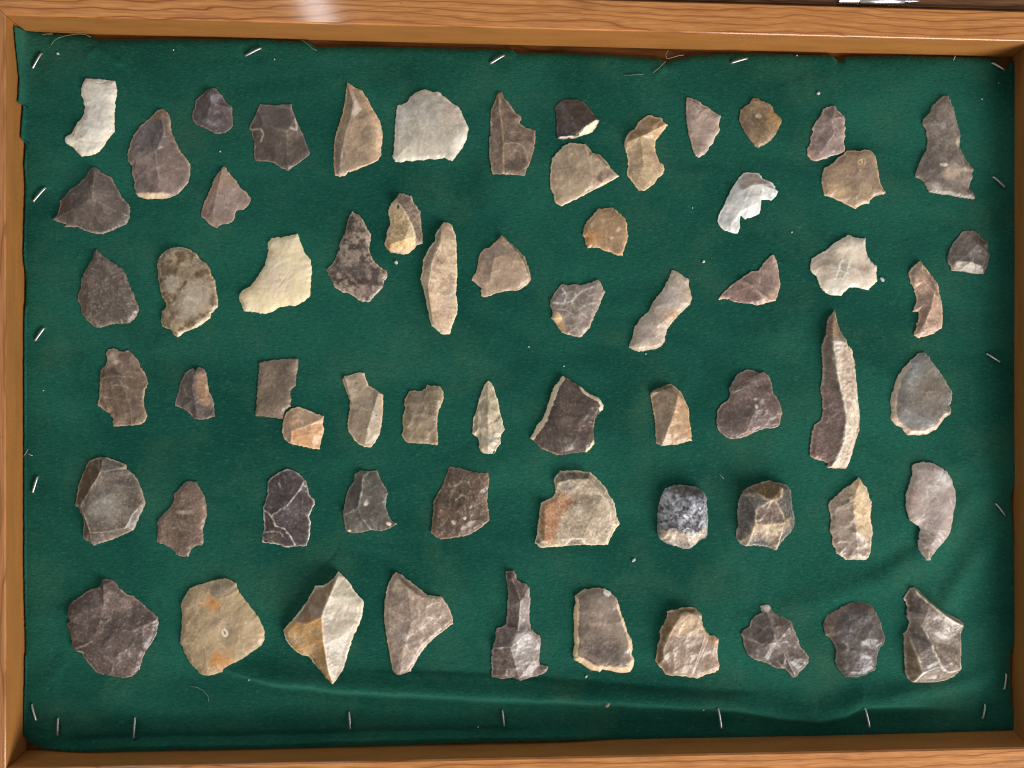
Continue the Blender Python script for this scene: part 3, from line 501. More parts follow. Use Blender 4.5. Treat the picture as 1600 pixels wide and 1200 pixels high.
S('flint_flake', 'flake', 'wing-shaped mauve flake', "wing-shaped mauve flake crossed by a pale diagonal band", 'U3',
  "510,230 520,232 535,270 545,310 550,360 560,420 555,440 540,490 530,520 490,530 440,540 405,550 385,540 330,535 270,525 245,512 215,508 170,513 180,495 215,455 260,415 320,375 380,335 425,330 450,290 480,255",
  15, (128,109,102), (116,95,90), ridges=["315,390,.6 390,435,1 450,490,.8 490,525,.4"], patches=[('p',"315,395 440,500 400,545 245,510 200,490",(116,88,82),.7,5), ('p',"440,500 540,440 530,520 420,545",(172,140,106),.6,8), ('e',190,500,25,14,0,(190,166,140),.6,.6)], lines=[("300,400 380,440 450,505", 3.4, (172,146,124), .7), ("340,385 420,455 480,490", 2, (98,80,74), .6)])
S('flint_flake', 'flake', 'star-edged cream flake', "thin cream flake with scalloped star-like edges and white scratches", 'U3',
  "985,107 1010,118 1060,130 1092,128 1090,180 1100,230 1125,275 1160,300 1160,350 1165,400 1140,420 1110,455 1070,445 1030,435 985,440 960,465 940,485 890,487 850,475 820,450 800,410 785,370 745,330 745,290 755,255 800,230 850,200 890,165 930,140",
  14, (190,176,162), (178,164,150), dome=12, patches=[('e',850,290,90,55,-15,(142,124,108),.8,.8), ('e',930,310,60,50,0,(126,120,114),.6,.7), ('e',1070,330,50,40,0,(156,132,118),.7,.8), ('e',790,240,45,12,-30,(140,96,50),.7,.7), ('e',910,430,90,40,-10,(200,196,186),.7,.7), ('e',910,165,40,22,-40,(206,190,172),.8,.4)], lines=[("940,265 920,300 900,370", 2.2, (226,222,212), .8), ("985,280 965,330 940,380", 2.2, (222,216,206), .8), ("870,340 920,330 980,350", 1.6, (214,208,198), .6), ("960,345 1010,320 1050,340", 1.5, (214,206,194), .5), ("850,390 930,380 1000,400", 1.5, (216,210,200), .5)], edge=((226,212,192), .65, 3), scars=(5,.7))
S('flint_flake', 'flake', 'narrow spiked pinkish flake', "narrow pinkish-brown flake with a sharp side spike and pitted crest", 'U3',
  "1435,265 1450,290 1490,340 1520,380 1545,415 1555,470 1570,530 1575,620 1570,690 1520,725 1460,745 1415,753 1393,735 1400,710 1415,685 1408,665 1425,640 1425,590 1388,587 1400,555 1415,520 1410,490 1395,450 1372,400 1360,350 1375,320 1410,290",
  25, (154,127,110), (134,109,96), ridges=["1432,285,.4 1440,400,.85 1500,470,1 1482,560,.95 1450,650,.8 1408,725,.4", "1490,510,.98 1440,545,.6 1395,582,.3", "1420,300,.4 1385,350,.5 1390,420,.4"], patches=[('p',"1428,290 1395,330 1380,410 1360,350 1375,320",(116,112,114),.85,3), ('e',1500,405,35,55,-30,(112,90,76),.7,.9), ('p',"1425,590 1490,520 1470,600 1420,690",(120,92,88),.6,5)], lines=[("1480,360 1510,400 1530,440", 1.6, (200,186,170), .6), ("1500,470 1482,560 1450,650", 2, (190,160,138), .6), ("1440,300 1425,380", 1.6, (190,165,145), .4)], sp=.25)
S('flint_flake', 'flake', 'brown flake with waisted foot', "matte brown flake with ragged top and a notched foot", 'X1',
  "545,210 620,190 690,225 740,235 790,215 850,260 900,315 940,380 950,430 990,480 1035,560 1045,640 1010,710 995,800 1000,920 1020,985 1035,1040 1020,1100 960,1145 850,1155 740,1165 620,1175 605,1150 605,1070 560,1000 500,965 420,910 425,840 440,720 440,580 455,480 490,430 520,400 540,340 518,265",
  15, (112,94,80), (94,78,66), ms=9, patches=[('e',615,320,85,90,20,(156,138,122),.85,.5), ('e',560,490,100,45,-20,(82,66,54),.6,.7), ('e',920,880,70,80,0,(84,66,58),.6,.7), ('e',690,1110,90,50,0,(130,108,94),.6,.8), ('e',700,225,60,16,5,(60,44,34),.6,.6)], lines=[("470,575 620,530 740,540 860,550", 1.5, (140,122,106), .5), ("450,805 640,800 740,760", 1.5, (138,120,104), .5), ("640,650 750,655 810,685", 1.5, (156,140,124), .5), ("820,850 880,800 960,800", 1.5, (136,118,104), .4)], ridges=["470,570,.7 700,540,1 900,560,.6", "700,540,1 760,700,.95 840,900,.9 850,1140,.5"], scars=(10,1.2))
S('flint_flake', 'flake', 'small slate flake with rusty side', "small slate-grey flake, rusty brown down one side, two-lobed top", 'T6',
  "965,860 980,878 1000,855 1035,865 1050,900 1055,960 1065,1010 1085,1040 1095,1090 1097,1140 1100,1165 1065,1175 1015,1185 970,1180 950,1150 920,1125 880,1105 848,1095 858,1050 872,1010 880,965 895,930 915,890 940,868",
  21, (92,81,77), (82,75,78), ridges=["985,885,.6 972,980,1 990,1060,.9 1000,1175,.4"], patches=[('p',"1000,870 1050,900 1065,1010 1095,1090 1030,1100 985,980",(152,116,84),.65,7), ('e',1055,990,12,40,0,(190,150,108),.6,.6)], lines=[("920,990 930,1030 960,1040", 1.8, (150,140,134), .5)])
S('flint_flake', 'flake', 'squarish grey-brown flake', "squarish thin grey-brown flake with snapped straight sides, touching a smaller orange-tan one", 'U5',
  "97,145 180,130 260,122 343,122 342,180 332,230 325,290 300,312 290,345 298,375 292,400 299,420 262,442 242,497 160,487 72,478 80,420 85,330 92,240",
  10, (112,97,83), (97,83,72), ms=9, scars=(6,.7), patches=[('e',240,290,70,60,0,(92,76,66),.5,.8), ('e',160,240,60,80,0,(122,106,88),.5,.8)], edge=((135,118,100), .4, 1.8))
S('flint_flake', 'flake', 'small orange-tan flake', "small orange-tan chunky flake leaning on the corner of a squarish grey-brown flake", 'U5',
  "345,420 390,437 440,460 503,480 497,515 492,530 507,560 497,600 485,640 475,688 430,685 380,672 300,657 270,640 245,605 242,560 248,502 268,458 304,432",
  21, (160,136,114), (172,134,100), ridges=["500,500,.5 430,530,.95 310,570,1 300,645,.5", "430,530,.95 440,600,.8"], patches=[('p',"500,485 430,535 310,572 300,655 475,688 507,560",(190,136,92),.8,5)], lines=[("495,490 430,532 310,572 300,640", 1.8, (212,182,148), .7), ("320,600 420,580", 1.4, (160,108,70), .5)])
S('blade_tool', 'blade', 'smooth fawn bladelet with shoulder', "smooth fawn bladelet with shouldered top and one long ridge", 'U5',
  "635,230 680,218 725,207 755,213 765,250 785,290 830,318 873,345 872,420 868,500 860,560 850,600 825,640 800,677 750,672 715,655 685,620 655,575 650,530 658,480 668,430 665,390 650,340 625,285 620,255",
  19, (150,133,114), (138,121,105), ridges=["848,337,.7 812,450,1 782,560,1 762,650,.5", "640,240,.5 660,320,.8 680,400,.6"], patches=[('p',"848,337 872,345 860,560 800,677 762,655 782,560 812,450",(160,144,124),.7,3), ('e',710,272,8,7,0,(80,70,60),.7,.4), ('e',832,475,6,6,0,(60,52,46),.8,.3), ('e',740,360,60,80,0,(134,116,104),.5,.8)], lines=[("840,340 812,450 785,555", 1.5, (182,164,142), .6), ("632,245 655,320 672,390", 2, (182,160,138), .6)], scars=(5,.6))
S('flint_flake', 'flake', 'khaki flake with knobbed top', "khaki-brown rectangular flake with a knob at its top corner", 'U5',
  "1040,320 1110,325 1140,310 1150,287 1185,290 1230,295 1250,330 1255,365 1240,405 1225,440 1213,500 1212,560 1218,620 1218,662 1150,655 1080,650 1020,645 1000,620 990,600 1003,560 993,520 1000,470 1012,430 1003,410 1010,375",
  14, (126,111,92), (108,94,80), ms=8, patches=[('e',1100,580,100,60,0,(142,126,92),.6,.8), ('e',1090,370,60,30,0,(96,82,70),.5,.8), ('e',1150,590,18,20,0,(176,160,120),.7,.5)], scars=(9,1.1))
S('arrowhead', 'arrowhead', 'tanged yellowish arrowhead', "small narrow yellowish-grey arrowhead with barbs and a tang", 'U6',
  "250,140 270,150 288,180 295,225 315,270 320,310 328,350 340,385 345,425 355,445 335,475 325,510 330,535 305,560 290,593 250,597 210,588 192,560 195,525 180,490 150,470 155,430 155,370 175,340 185,300 195,250 215,200 230,165",
  17, (160,147,126), (142,131,115), ms=7, ridges=["250,165,.5 248,300,1 250,450,1 250,575,.5"], patches=[('e',262,405,52,50,0,(184,168,138),.7,.6), ('e',322,425,24,40,0,(140,138,136),.6,.6), ('e',272,500,26,26,0,(132,130,124),.7,.6), ('e',245,200,30,40,0,(160,140,116),.5,.8)], scars=(16,1.6))
S('flint_flake', 'flake', 'dark flake rimmed with cream cortex', "dark brown angular flake rimmed with bright cream cortex", 'U6',
  "715,110 740,120 790,155 835,180 860,205 910,235 940,240 970,285 972,310 950,340 920,375 910,440 912,500 915,530 895,560 865,588 780,590 740,600 710,607 670,605 630,580 590,570 560,545 515,498 530,470 560,410 590,385 610,335 620,300 640,240 660,185 690,145",
  22, (86,73,67), (74,64,61), dome=9, patches=[('e',740,390,70,40,0,(112,94,84),.5,.8), ('e',850,420,60,60,0,(90,68,58),.6,.8), ('e',740,520,110,40,0,(110,98,92),.5,.9)], lines=[("708,116 672,180 636,270 618,325 600,380 562,430 520,497", 7, (236,220,176), 1.0), ("566,402 586,388 590,410", 4, (170,150,112), .7), ("838,180 865,208 915,240 950,255 966,290 962,318", 6.5, (236,222,184), 1.0), ("914,525 895,558 868,584", 5, (228,206,156), .95), ("560,545 630,580 700,605", 1.8, (190,165,135), .5)], sp=.22, scars=(7,1.2))
S('blade_tool', 'blade', 'blade stub of ochre and brown', "short blade stub, smooth brown on one face and ochre on the other", 'U6',
  "1395,157 1420,175 1450,200 1470,235 1490,275 1505,310 1510,380 1520,430 1525,515 1490,520 1440,540 1400,540 1335,548 1300,530 1298,480 1295,400 1285,340 1275,290 1267,250 1267,210 1310,190 1350,172",
  25, (128,110,94), (136,116,98), ridges=["1396,175,.6 1430,235,1 1410,320,1 1370,430,.9 1336,545,.4", "1275,215,.6 1340,195,.75 1396,180,.6"], patches=[('p',"1400,165 1430,235 1410,320 1370,430 1336,545 1520,520 1510,380 1480,260 1440,190",(174,140,96),.85,4), ('p',"1267,208 1350,172 1395,157 1396,178 1340,198 1272,216",(86,64,42),.8,2.5), ('e',1505,400,14,120,-5,(176,124,66),.6,.7)])
S('scraper', 'scraper', 'heart-like maroon-grey scraper', "broad maroon-grey scraper with pale dots and a grooved top", 'U7',
  "905,68 950,75 985,90 1020,85 1050,110 1065,160 1075,215 1105,255 1125,295 1130,340 1118,395 1110,425 1075,435 1020,438 965,460 915,485 870,500 810,503 770,485 740,460 722,430 718,390 725,330 745,290 790,265 805,230 800,190 820,150 850,100",
  19, (101,85,81), (88,73,71), ridges=["805,205,.5 880,150,.95 980,95,.5", "880,190,.75 960,300,1 900,460,.7"], patches=[('e',955,255,11,9,0,(176,164,156),.85,.4), ('e',1000,268,16,18,0,(168,156,148),.8,.5), ('e',962,300,11,13,0,(172,160,150),.85,.4), ('e',1030,330,10,10,0,(150,136,130),.7,.5), ('e',870,120,50,40,-40,(118,90,74),.6,.7), ('e',920,470,60,20,-15,(142,116,92),.5,.7), ('e',1100,370,30,50,0,(110,84,78),.6,.7), ('e',810,465,50,24,0,(118,104,100),.6,.5)], lines=[("830,190 890,150 970,98", 4, (64,50,46), .7)], sp=.2)
S('blade_tool', 'blade', 'longest blade with whitish cortex', "longest blade of the set, curved, with whitish crusted ridge and spike tip", 'U4',
  "415,97 425,115 437,180 455,230 490,280 500,315 530,345 532,385 545,420 550,500 560,580 568,680 577,760 573,850 550,920 525,1000 500,1075 488,1090 380,1085 370,1075 380,1060 340,1040 290,1030 262,1010 265,950 275,860 295,815 335,785 345,720 340,650 330,600 340,520 345,450 335,330 350,295 365,230 370,175 395,125",
  32, (120,101,95), (108,90,86), ridges=["412,110,.4 388,200,.7 378,290,.9 400,450,1 440,640,1 465,780,1 455,900,.9 415,1020,.6 385,1072,.3", "470,300,.85 520,640,.8 500,1050,.4"], patches=[('p',"378,285 455,250 530,345 560,580 577,760 525,1000 490,1088 385,1080 440,960 465,800 445,660 400,460",(198,178,158),.92,3,.6), ('p',"415,97 455,230 480,280 375,285 365,230",(140,112,88),.85,6), ('e',470,400,45,120,-8,(146,120,100),.6,.9), ('e',500,560,35,120,-5,(150,126,110),.5,.9), ('e',375,680,30,60,10,(142,112,104),.5,.8), ('e',300,1000,50,40,0,(130,92,82),.6,.8), ('e',420,320,30,60,0,(226,216,204),.7,.8)], lines=[("385,390 420,540 448,660 465,790 456,910 400,1060", 2.2, (234,222,206), .75), ("350,715 395,680", 1.6, (190,175,165), .6), ("370,780 415,740", 1.6, (180,165,155), .5), ("350,460 345,560", 1.8, (180,165,150), .4)], sp=.22)
S('scraper', 'scraper', 'smooth grey teardrop scraper', "smooth bluish-grey teardrop scraper with a tan rim", 'U4',
  "945,367 985,362 1010,390 1035,430 1070,475 1100,520 1125,565 1150,600 1155,640 1145,685 1132,690 1147,715 1145,745 1110,770 1085,800 1060,840 1000,872 950,880 875,880 855,860 840,835 800,815 778,795 765,775 775,740 768,690 770,640 785,600 800,545 820,500 850,460 890,415",
  17, (109,103,99), (120,117,115), ms=20, dome=12, patches=[('e',900,480,50,90,30,(140,144,150),.6,.8), ('e',940,400,40,30,0,(136,136,138),.5,.8), ('e',930,800,110,40,10,(128,128,132),.6,.8), ('e',1010,600,110,130,10,(112,98,82),.75,.9), ('e',1060,740,60,50,-30,(98,82,66),.6,.8)], lines=[("880,430 815,520 785,620 780,740 790,790", 6, (178,158,134), .75), ("775,775 800,808 850,845 880,872 960,872 1050,840 1110,765", 8, (192,168,136), .8), ("1140,740 1100,780", 5, (166,140,114), .6)], scars=(5,.7), rough=.28)  # bluish patches are sheen painted into the colour; tan rim is stone
S('scraper', 'scraper', 'faceted brown scraper with grey face', "thick faceted brown scraper with dark upper facet and frosted grey face", 'V1',
  "385,137 430,140 490,160 545,185 550,210 590,240 620,280 640,330 655,380 667,420 655,460 630,510 610,560 595,590 560,610 490,640 420,665 345,690 310,665 280,645 278,600 285,560 275,510 250,455 228,440 235,400 245,340 250,310 270,260 295,200 315,160",
  26, (106,95,87), (93,84,79), ridges=["408,150,.5 408,225,.85 350,320,1 275,440,.65 235,435,.2", "275,440,.65 310,520,.85 335,600,.8 340,680,.35", "335,600,.8 410,600,.85 550,580,.75 600,490,.75 660,425,.35", "408,225,.85 530,200,.5"], patches=[('p',"318,162 405,145 408,225 350,320 272,440 235,400 270,260",(86,66,48),.85,4), ('p',"272,445 312,520 336,600 340,680 282,640 285,560",(100,80,64),.7,4), ('e',430,440,110,90,-30,(132,127,120),.65,.8), ('e',620,410,30,35,0,(92,66,52),.7,.7)], lines=[("408,228 350,320 276,440 312,520 338,600", 1.8, (172,162,150), .65), ("340,600 420,600 555,575 600,490 650,425", 1.6, (160,146,132), .55), ("410,600 420,660", 1.2, (150,138,126), .4)], sp=.2)
S('flint_point', 'point', 'flat brown leaf-like flake', "flat matte brown leaf-like flake with a stubby stem", 'V1',
  "925,285 985,290 1010,335 1035,380 1048,440 1050,500 1040,550 1025,590 1030,630 1030,665 1020,690 985,690 955,710 935,762 885,758 855,745 845,725 800,690 735,670 743,610 742,545 755,520 790,480 825,450 845,400 845,370 880,330",
  12, (109,91,80), (99,82,72), patches=[('e',920,478,65,16,0,(142,124,112),.8,.6), ('e',1000,620,40,50,0,(104,76,68),.5,.8)], lines=[("770,580 880,570 960,600", 1.4, (128,110,98), .4), ("800,640 900,660 990,640", 1.4, (126,108,96), .4)], edge=((140,120,104), .5, 1.8), scars=(6,.7), sp=.2)
S('flint_flake', 'flake', 'glossy plum flake with white veins', "glossy plum-black flake traced with branching white veins", 'V2',
  "275,210 320,222 360,250 390,285 405,330 412,375 440,405 447,435 430,460 412,510 422,550 418,600 408,650 395,695 340,693 280,705 245,700 235,685 115,672 118,620 130,580 125,510 122,460 135,420 150,370 152,300 170,270 220,232",
  17, (74,62,62), (88,80,82), ms=8, ridges=["382,285,.5 330,370,.9 275,445,1 190,497,.9", "190,497,.9 126,465,.35", "190,497,.9 205,560,.85 280,600,.8 322,690,.35"], lines=[("380,285 355,340 320,385 275,440 230,465 190,497", 1.15, (200,192,188), .8), ("128,468 165,490 190,520 205,565 260,580 290,620 320,685", 1.15, (200,192,186), .75), ("190,497 180,515 200,560", 1.6, (196,188,182), .7), ("225,295 232,325", 1.4, (190,184,182), .7), ("130,605 230,600 250,640", 1.4, (170,158,148), .6)], patches=[('p',"120,620 235,610 245,698 116,672",(98,82,72),.6,4), ('e',310,480,80,60,0,(104,98,102),.5,.9), ('e',260,440,40,30,0,(110,106,110),.5,.8)], edge=((196,186,180), .75, 1.7), rough=.25, sp=.25)
S('flint_flake', 'flake', 'charcoal flake with pale Y ridge', "charcoal-grey faceted flake with pale ridge lines and sharp corner", 'V2',
  "735,222 770,225 800,222 838,220 850,265 880,310 905,365 893,400 890,450 905,500 930,535 962,555 920,580 870,600 800,595 740,608 680,612 650,602 632,580 630,540 620,500 630,450 640,380 660,330 690,290 695,245",
  21, (86,81,75), (75,70,66), ridges=["752,240,.7 742,340,1 720,452,1 628,497,.35", "720,452,1 745,515,.8 795,590,.3"], patches=[('e',772,422,15,18,30,(190,184,160),.85,.5), ('e',908,552,20,12,10,(206,196,160),.85,.5), ('e',662,600,12,10,0,(214,198,150),.85,.5), ('e',700,560,50,40,0,(108,104,98),.5,.8)], lines=[("790,228 752,255 745,340 722,450 640,490", 1.8, (150,146,138), .7), ("722,455 745,515 790,585", 1.4, (120,116,108), .5)])
S('flint_flake', 'flake', 'chocolate flake with glittering scars', "chocolate-brown four-sided flake with small glittering scars", 'V2',
  "1290,195 1360,205 1420,225 1480,235 1525,235 1540,270 1535,310 1525,370 1525,430 1535,470 1540,530 1520,550 1470,590 1420,620 1360,635 1290,645 1235,652 1210,640 1172,605 1180,550 1187,470 1192,410 1225,350 1245,320 1265,260",
  19, (97,80,67), (82,66,56), ridges=["1410,235,.6 1430,350,.8 1465,430,.7 1528,470,.3", "1375,280,.95 1370,400,1 1390,490,.9 1300,600,.5", "1370,400,1 1240,430,.7"], lines=[("1410,240 1425,330 1450,410 1490,450", 2.2, (56,42,34), .7), ("1300,320 1350,300 1380,250", 1.6, (176,160,146), .5), ("1330,400 1370,370 1390,380", 1.8, (180,166,152), .6), ("1280,300 1310,350 1290,400", 1.5, (150,132,118), .4), ("1380,430 1390,480", 1.3, (140,122,108), .5)], patches=[('e',1386,516,9,10,0,(226,222,214),.9,.3), ('e',1386,516,4,5,0,(70,56,48),.9,.3), ('e',1318,546,16,16,0,(176,164,150),.7,.7), ('e',1440,600,90,30,-20,(120,100,86),.5,.8), ('e',1310,330,50,60,20,(112,96,84),.5,.9)], scars=(12,1.5), sp=.3)  # pale strokes paint the sparkle of the scars
S('scraper', 'scraper', 'large cream scraper with rusty side', "large round cream scraper with rust-orange side and chipped grey rim", 'U6',
  "700,705 760,700 830,703 890,712 920,740 955,770 990,815 1005,850 1035,890 1050,935 1055,985 1075,1035 1050,1065 1030,1095 1015,1130 1000,1165 900,1168 840,1165 740,1172 660,1180 580,1187 543,1155 555,1110 560,1060 570,1000 572,960 580,905 610,890 650,870 672,840 668,800 660,765 672,735",
  34, (168,149,129), (148,132,116), ms=8, ridges=["680,775,.6 765,748,.8 870,748,.8 960,850,.85 1005,950,.85 1025,1030,.7 985,1150,.6", "740,1165,.3 770,1115,.85 830,1118,.85 850,1158,.3", "600,920,.5 600,1130,.7 560,1160,.3"], patches=[('p',"695,830 580,905 565,1060 575,1120 640,1168 690,1010 780,880",(172,114,78),.85,9), ('p',"700,705 890,712 870,748 765,750 675,775 665,750",(92,84,80),.85,3), ('e',745,800,60,40,10,(130,122,116),.75,.7), ('e',775,890,40,25,-20,(132,88,58),.6,.7), ('p',"735,1170 770,1120 830,1125 850,1165",(100,88,82),.75,3), ('e',815,950,30,35,0,(206,192,168),.6,.7), ('e',560,1150,16,30,-20,(96,82,76),.8,.5)], lines=[("725,1168 765,1116 830,1118 858,1160", 1.8, (224,210,188), .7), ("925,830 990,880 1010,960 1000,1010 1040,1060", 1.8, (220,208,190), .6), ("560,1090 590,1140 650,1168 720,1160", 1.8, (222,206,182), .6), ("980,1155 1010,1080", 1.8, (216,204,186), .5)], sp=.35, rough=.5)
S('flint_core', 'core', 'rounded blue-black frosted nodule', "thick rounded blue-black nodule frosted white with a pinkish foot", 'V3',
  "290,312 350,312 430,320 465,340 490,370 500,400 505,470 508,560 505,620 490,645 450,660 425,690 390,712 350,712 300,695 240,675 205,650 187,610 190,550 188,500 200,430 215,380 240,335 265,325",
  42, (84,81,87), (150,152,162), mot=.85, ms=7, dome=15, patches=[('p',"195,590 260,580 330,600 420,610 500,545 505,620 450,660 390,712 300,695 205,650",(190,168,148),.85,6), ('e',350,680,60,25,10,(100,104,112),.6,.9), ('p',"240,335 290,312 430,320 465,342 440,365 270,362",(84,70,66),.7,4), ('e',420,430,40,60,20,(140,148,166),.5,.9)], sp=.35, rough=.28, scars=(14,2.2))  # dark brown top rim has its shade painted in
S('flint_core', 'core', 'grey core with cream crusted network', "thick grey core crossed by a cream crusted network and brown cap", 'V3',
  "890,283 930,295 965,300 1000,312 1025,345 1030,400 1035,460 1050,520 1047,570 1030,600 990,640 960,680 930,720 870,700 800,690 745,697 700,675 680,640 685,595 697,560 690,500 695,420 715,370 730,345 780,315 840,295",
  42, (93,87,84), (107,101,98), ridges=["722,365,.6 800,372,.9 870,392,1 945,325,.7", "870,392,1 772,452,.95 772,545,.9 740,690,.4", "870,392,1 940,480,1 950,530,1 935,600,.9 930,715,.4", "772,545,.9 860,550,.95 950,530,1"], patches=[('p',"735,345 890,283 960,300 920,370 860,395 800,370",(116,88,52),.85,4,.6), ('p',"775,455 870,395 940,480 945,530 860,548 772,540",(118,98,88),.85,4), ('p',"772,545 950,530 1010,510 1000,560 940,620 930,715 860,640 760,640 745,697 705,672",(166,146,110),.6,6,.6), ('e',880,580,60,40,0,(206,188,146),.6,.9), ('e',800,640,35,40,0,(90,80,74),.6,.6)], lines=[("725,370 800,362 860,398 930,380 945,325", 3.2, (206,186,140), .7), ("862,398 778,455 775,540", 2.2, (196,176,138), .75), ("865,400 840,470 800,520", 1.6, (190,172,146), .6), ("895,400 945,480 950,535", 2.6, (190,170,128), .7), ("775,545 860,548 950,532 1005,512", 3, (186,160,108), .7), ("760,560 770,600 710,660", 2.6, (206,186,146), .7), ("940,600 930,715", 2.4, (196,176,146), .6), ("880,570 920,620", 3, (216,200,168), .5)], sp=.3)
S('scraper', 'scraper', 'oblong yellow-crested scraper', "oblong scraper, mauve-grey below with a yellow crusted crest and pointed tip", 'V4',
  "568,262 580,275 600,310 622,325 630,370 650,420 648,460 642,510 650,560 655,610 648,660 645,710 640,745 615,780 550,778 490,780 465,760 430,740 420,705 400,680 405,640 388,600 390,560 398,540 390,490 378,440 395,410 430,380 470,340 520,310",
  25, (146,129,117), (132,117,108), ridges=["565,280,.4 530,370,.9 515,450,1 535,600,.9 560,765,.3", "530,370,.9 400,420,.4"], patches=[('p',"568,262 630,370 650,460 645,620 545,620 512,440 490,350",(208,182,126),.8,8), ('e',560,290,28,24,30,(166,126,64),.8,.5), ('p',"430,380 520,320 525,370 470,400 400,420",(176,154,118),.7,5), ('e',500,370,30,12,-15,(96,80,64),.6,.6), ('e',590,370,40,60,0,(220,200,156),.6,.9)], lines=[("480,405 530,370", 1.6, (88,72,58), .6), ("470,440 520,410", 1.6, (100,84,70), .5), ("600,650 610,700", 1.4, (178,158,136), .5)], sp=.2, scars=(12,1.2))
S('scraper', 'scraper', 'comma-shaped silvery-mauve flake', "comma-shaped silvery-mauve flake with dark pointed tail", 'V4',
  "935,172 970,167 1030,175 1080,200 1120,230 1145,270 1155,310 1172,350 1172,420 1160,480 1150,560 1135,620 1090,680 1040,730 1010,785 980,790 970,770 950,740 935,700 933,660 945,650 942,610 955,590 940,565 905,550 880,525 868,480 860,440 862,370 880,310 900,250 900,190",
  20, (156,142,138), (142,127,123), ms=18, dome=15, patches=[('e',1080,260,60,50,20,(204,200,197),.7,.8), ('e',890,400,35,80,0,(168,136,122),.6,.8), ('e',990,640,45,40,0,(96,82,74),.7,.7), ('e',990,735,35,40,0,(118,92,72),.7,.7), ('e',1030,330,60,20,10,(190,184,178),.6,.8), ('e',1120,560,30,60,10,(166,140,128),.5,.8)], lines=[("960,700 985,695 990,730", 1.8, (186,170,150), .6)], scars=(5,.8), edge=((184,168,158), .5, 2.4))  # whitish upper patches are painted sheen
S('flint_flake', 'flake', 'large dark maroon flake', "large dark maroon-brown flake with cracked face and side nick", 'V5',
  "400,182 430,178 470,190 500,235 550,275 590,285 640,330 690,370 745,415 748,450 735,530 700,590 665,640 645,690 630,745 590,785 525,802 480,790 400,780 365,770 310,710 265,640 225,630 203,600 210,570 200,520 185,480 173,462 200,445 180,410 180,380 195,335 250,295 320,245 360,235 385,225",
  28, (93,79,75), (80,68,66), ridges=["420,200,.6 430,330,1 400,480,.95 350,560,.8 220,605,.3", "400,480,.95 600,490,.85 742,430,.3", "430,330,1 200,410,.5", "350,560,.8 480,700,.7 450,780,.3"], patches=[('e',450,330,120,90,-20,(128,108,102),.65,.9), ('e',560,330,40,60,30,(140,118,108),.6,.9), ('e',225,345,40,40,0,(78,62,54),.6,.7), ('p',"210,590 350,560 300,620 265,640 225,630",(66,52,46),.6,4), ('e',450,640,90,80,0,(96,82,80),.5,.9)], lines=[("350,550 300,590 240,608", 1.8, (150,136,130), .55), ("400,500 430,450 470,410", 1.5, (150,136,130), .5), ("600,490 660,485 740,432", 1.5, (140,126,120), .5), ("520,640 580,600 570,650", 1.5, (138,124,118), .5), ("660,640 630,700 630,745", 1.8, (146,132,126), .5), ("440,780 520,680", 1.4, (130,116,112), .4), ("265,635 285,640", 2, (180,170,165), .6)], sp=.25, scars=(12,1.5))
S('scraper', 'scraper', 'large buff disc with orange stains', "large buff disc-shaped scraper with two orange stains and white oval mark", 'V5',
  "1150,180 1190,178 1235,205 1248,250 1290,305 1325,355 1370,410 1390,450 1412,500 1410,560 1390,600 1340,630 1280,680 1240,705 1190,735 1140,762 1090,782 1020,782 990,750 950,710 930,675 912,640 900,600 885,580 890,520 895,450 900,410 887,350 905,300 945,235 1000,215 1060,200 1100,185",
  25, (156,135,106), (144,124,101), ms=18, dome=16, patches=[('e',1095,325,58,50,20,(190,124,62),1.0,.7), ('e',1150,680,75,65,-20,(168,108,48),1.0,.7), ('e',1175,503,20,26,-25,(226,218,202),.9,.25), ('e',1175,503,7,17,-25,(120,98,78),.95,.3), ('e',1150,235,75,45,-10,(134,119,104),.85,.4), ('e',1190,200,50,24,10,(118,98,76),.6,.6), ('e',940,320,50,80,10,(142,122,98),.5,.8), ('e',920,560,14,14,0,(196,180,158),.7,.4), ('e',975,565,12,12,0,(186,168,142),.6,.4), ('e',1340,450,30,30,0,(182,160,132),.5,.7), ('e',1150,440,180,60,0,(176,156,124),.4,.9)], lines=[("1075,250 1130,285 1200,265 1240,235", 1.6, (100,84,68), .5), ("1000,300 1005,380", 1.2, (196,174,136), .4), ("950,310 960,370", 1.2, (190,168,132), .4)], edge=((200,176,140), .5, 2.4), scars=(9,.9))
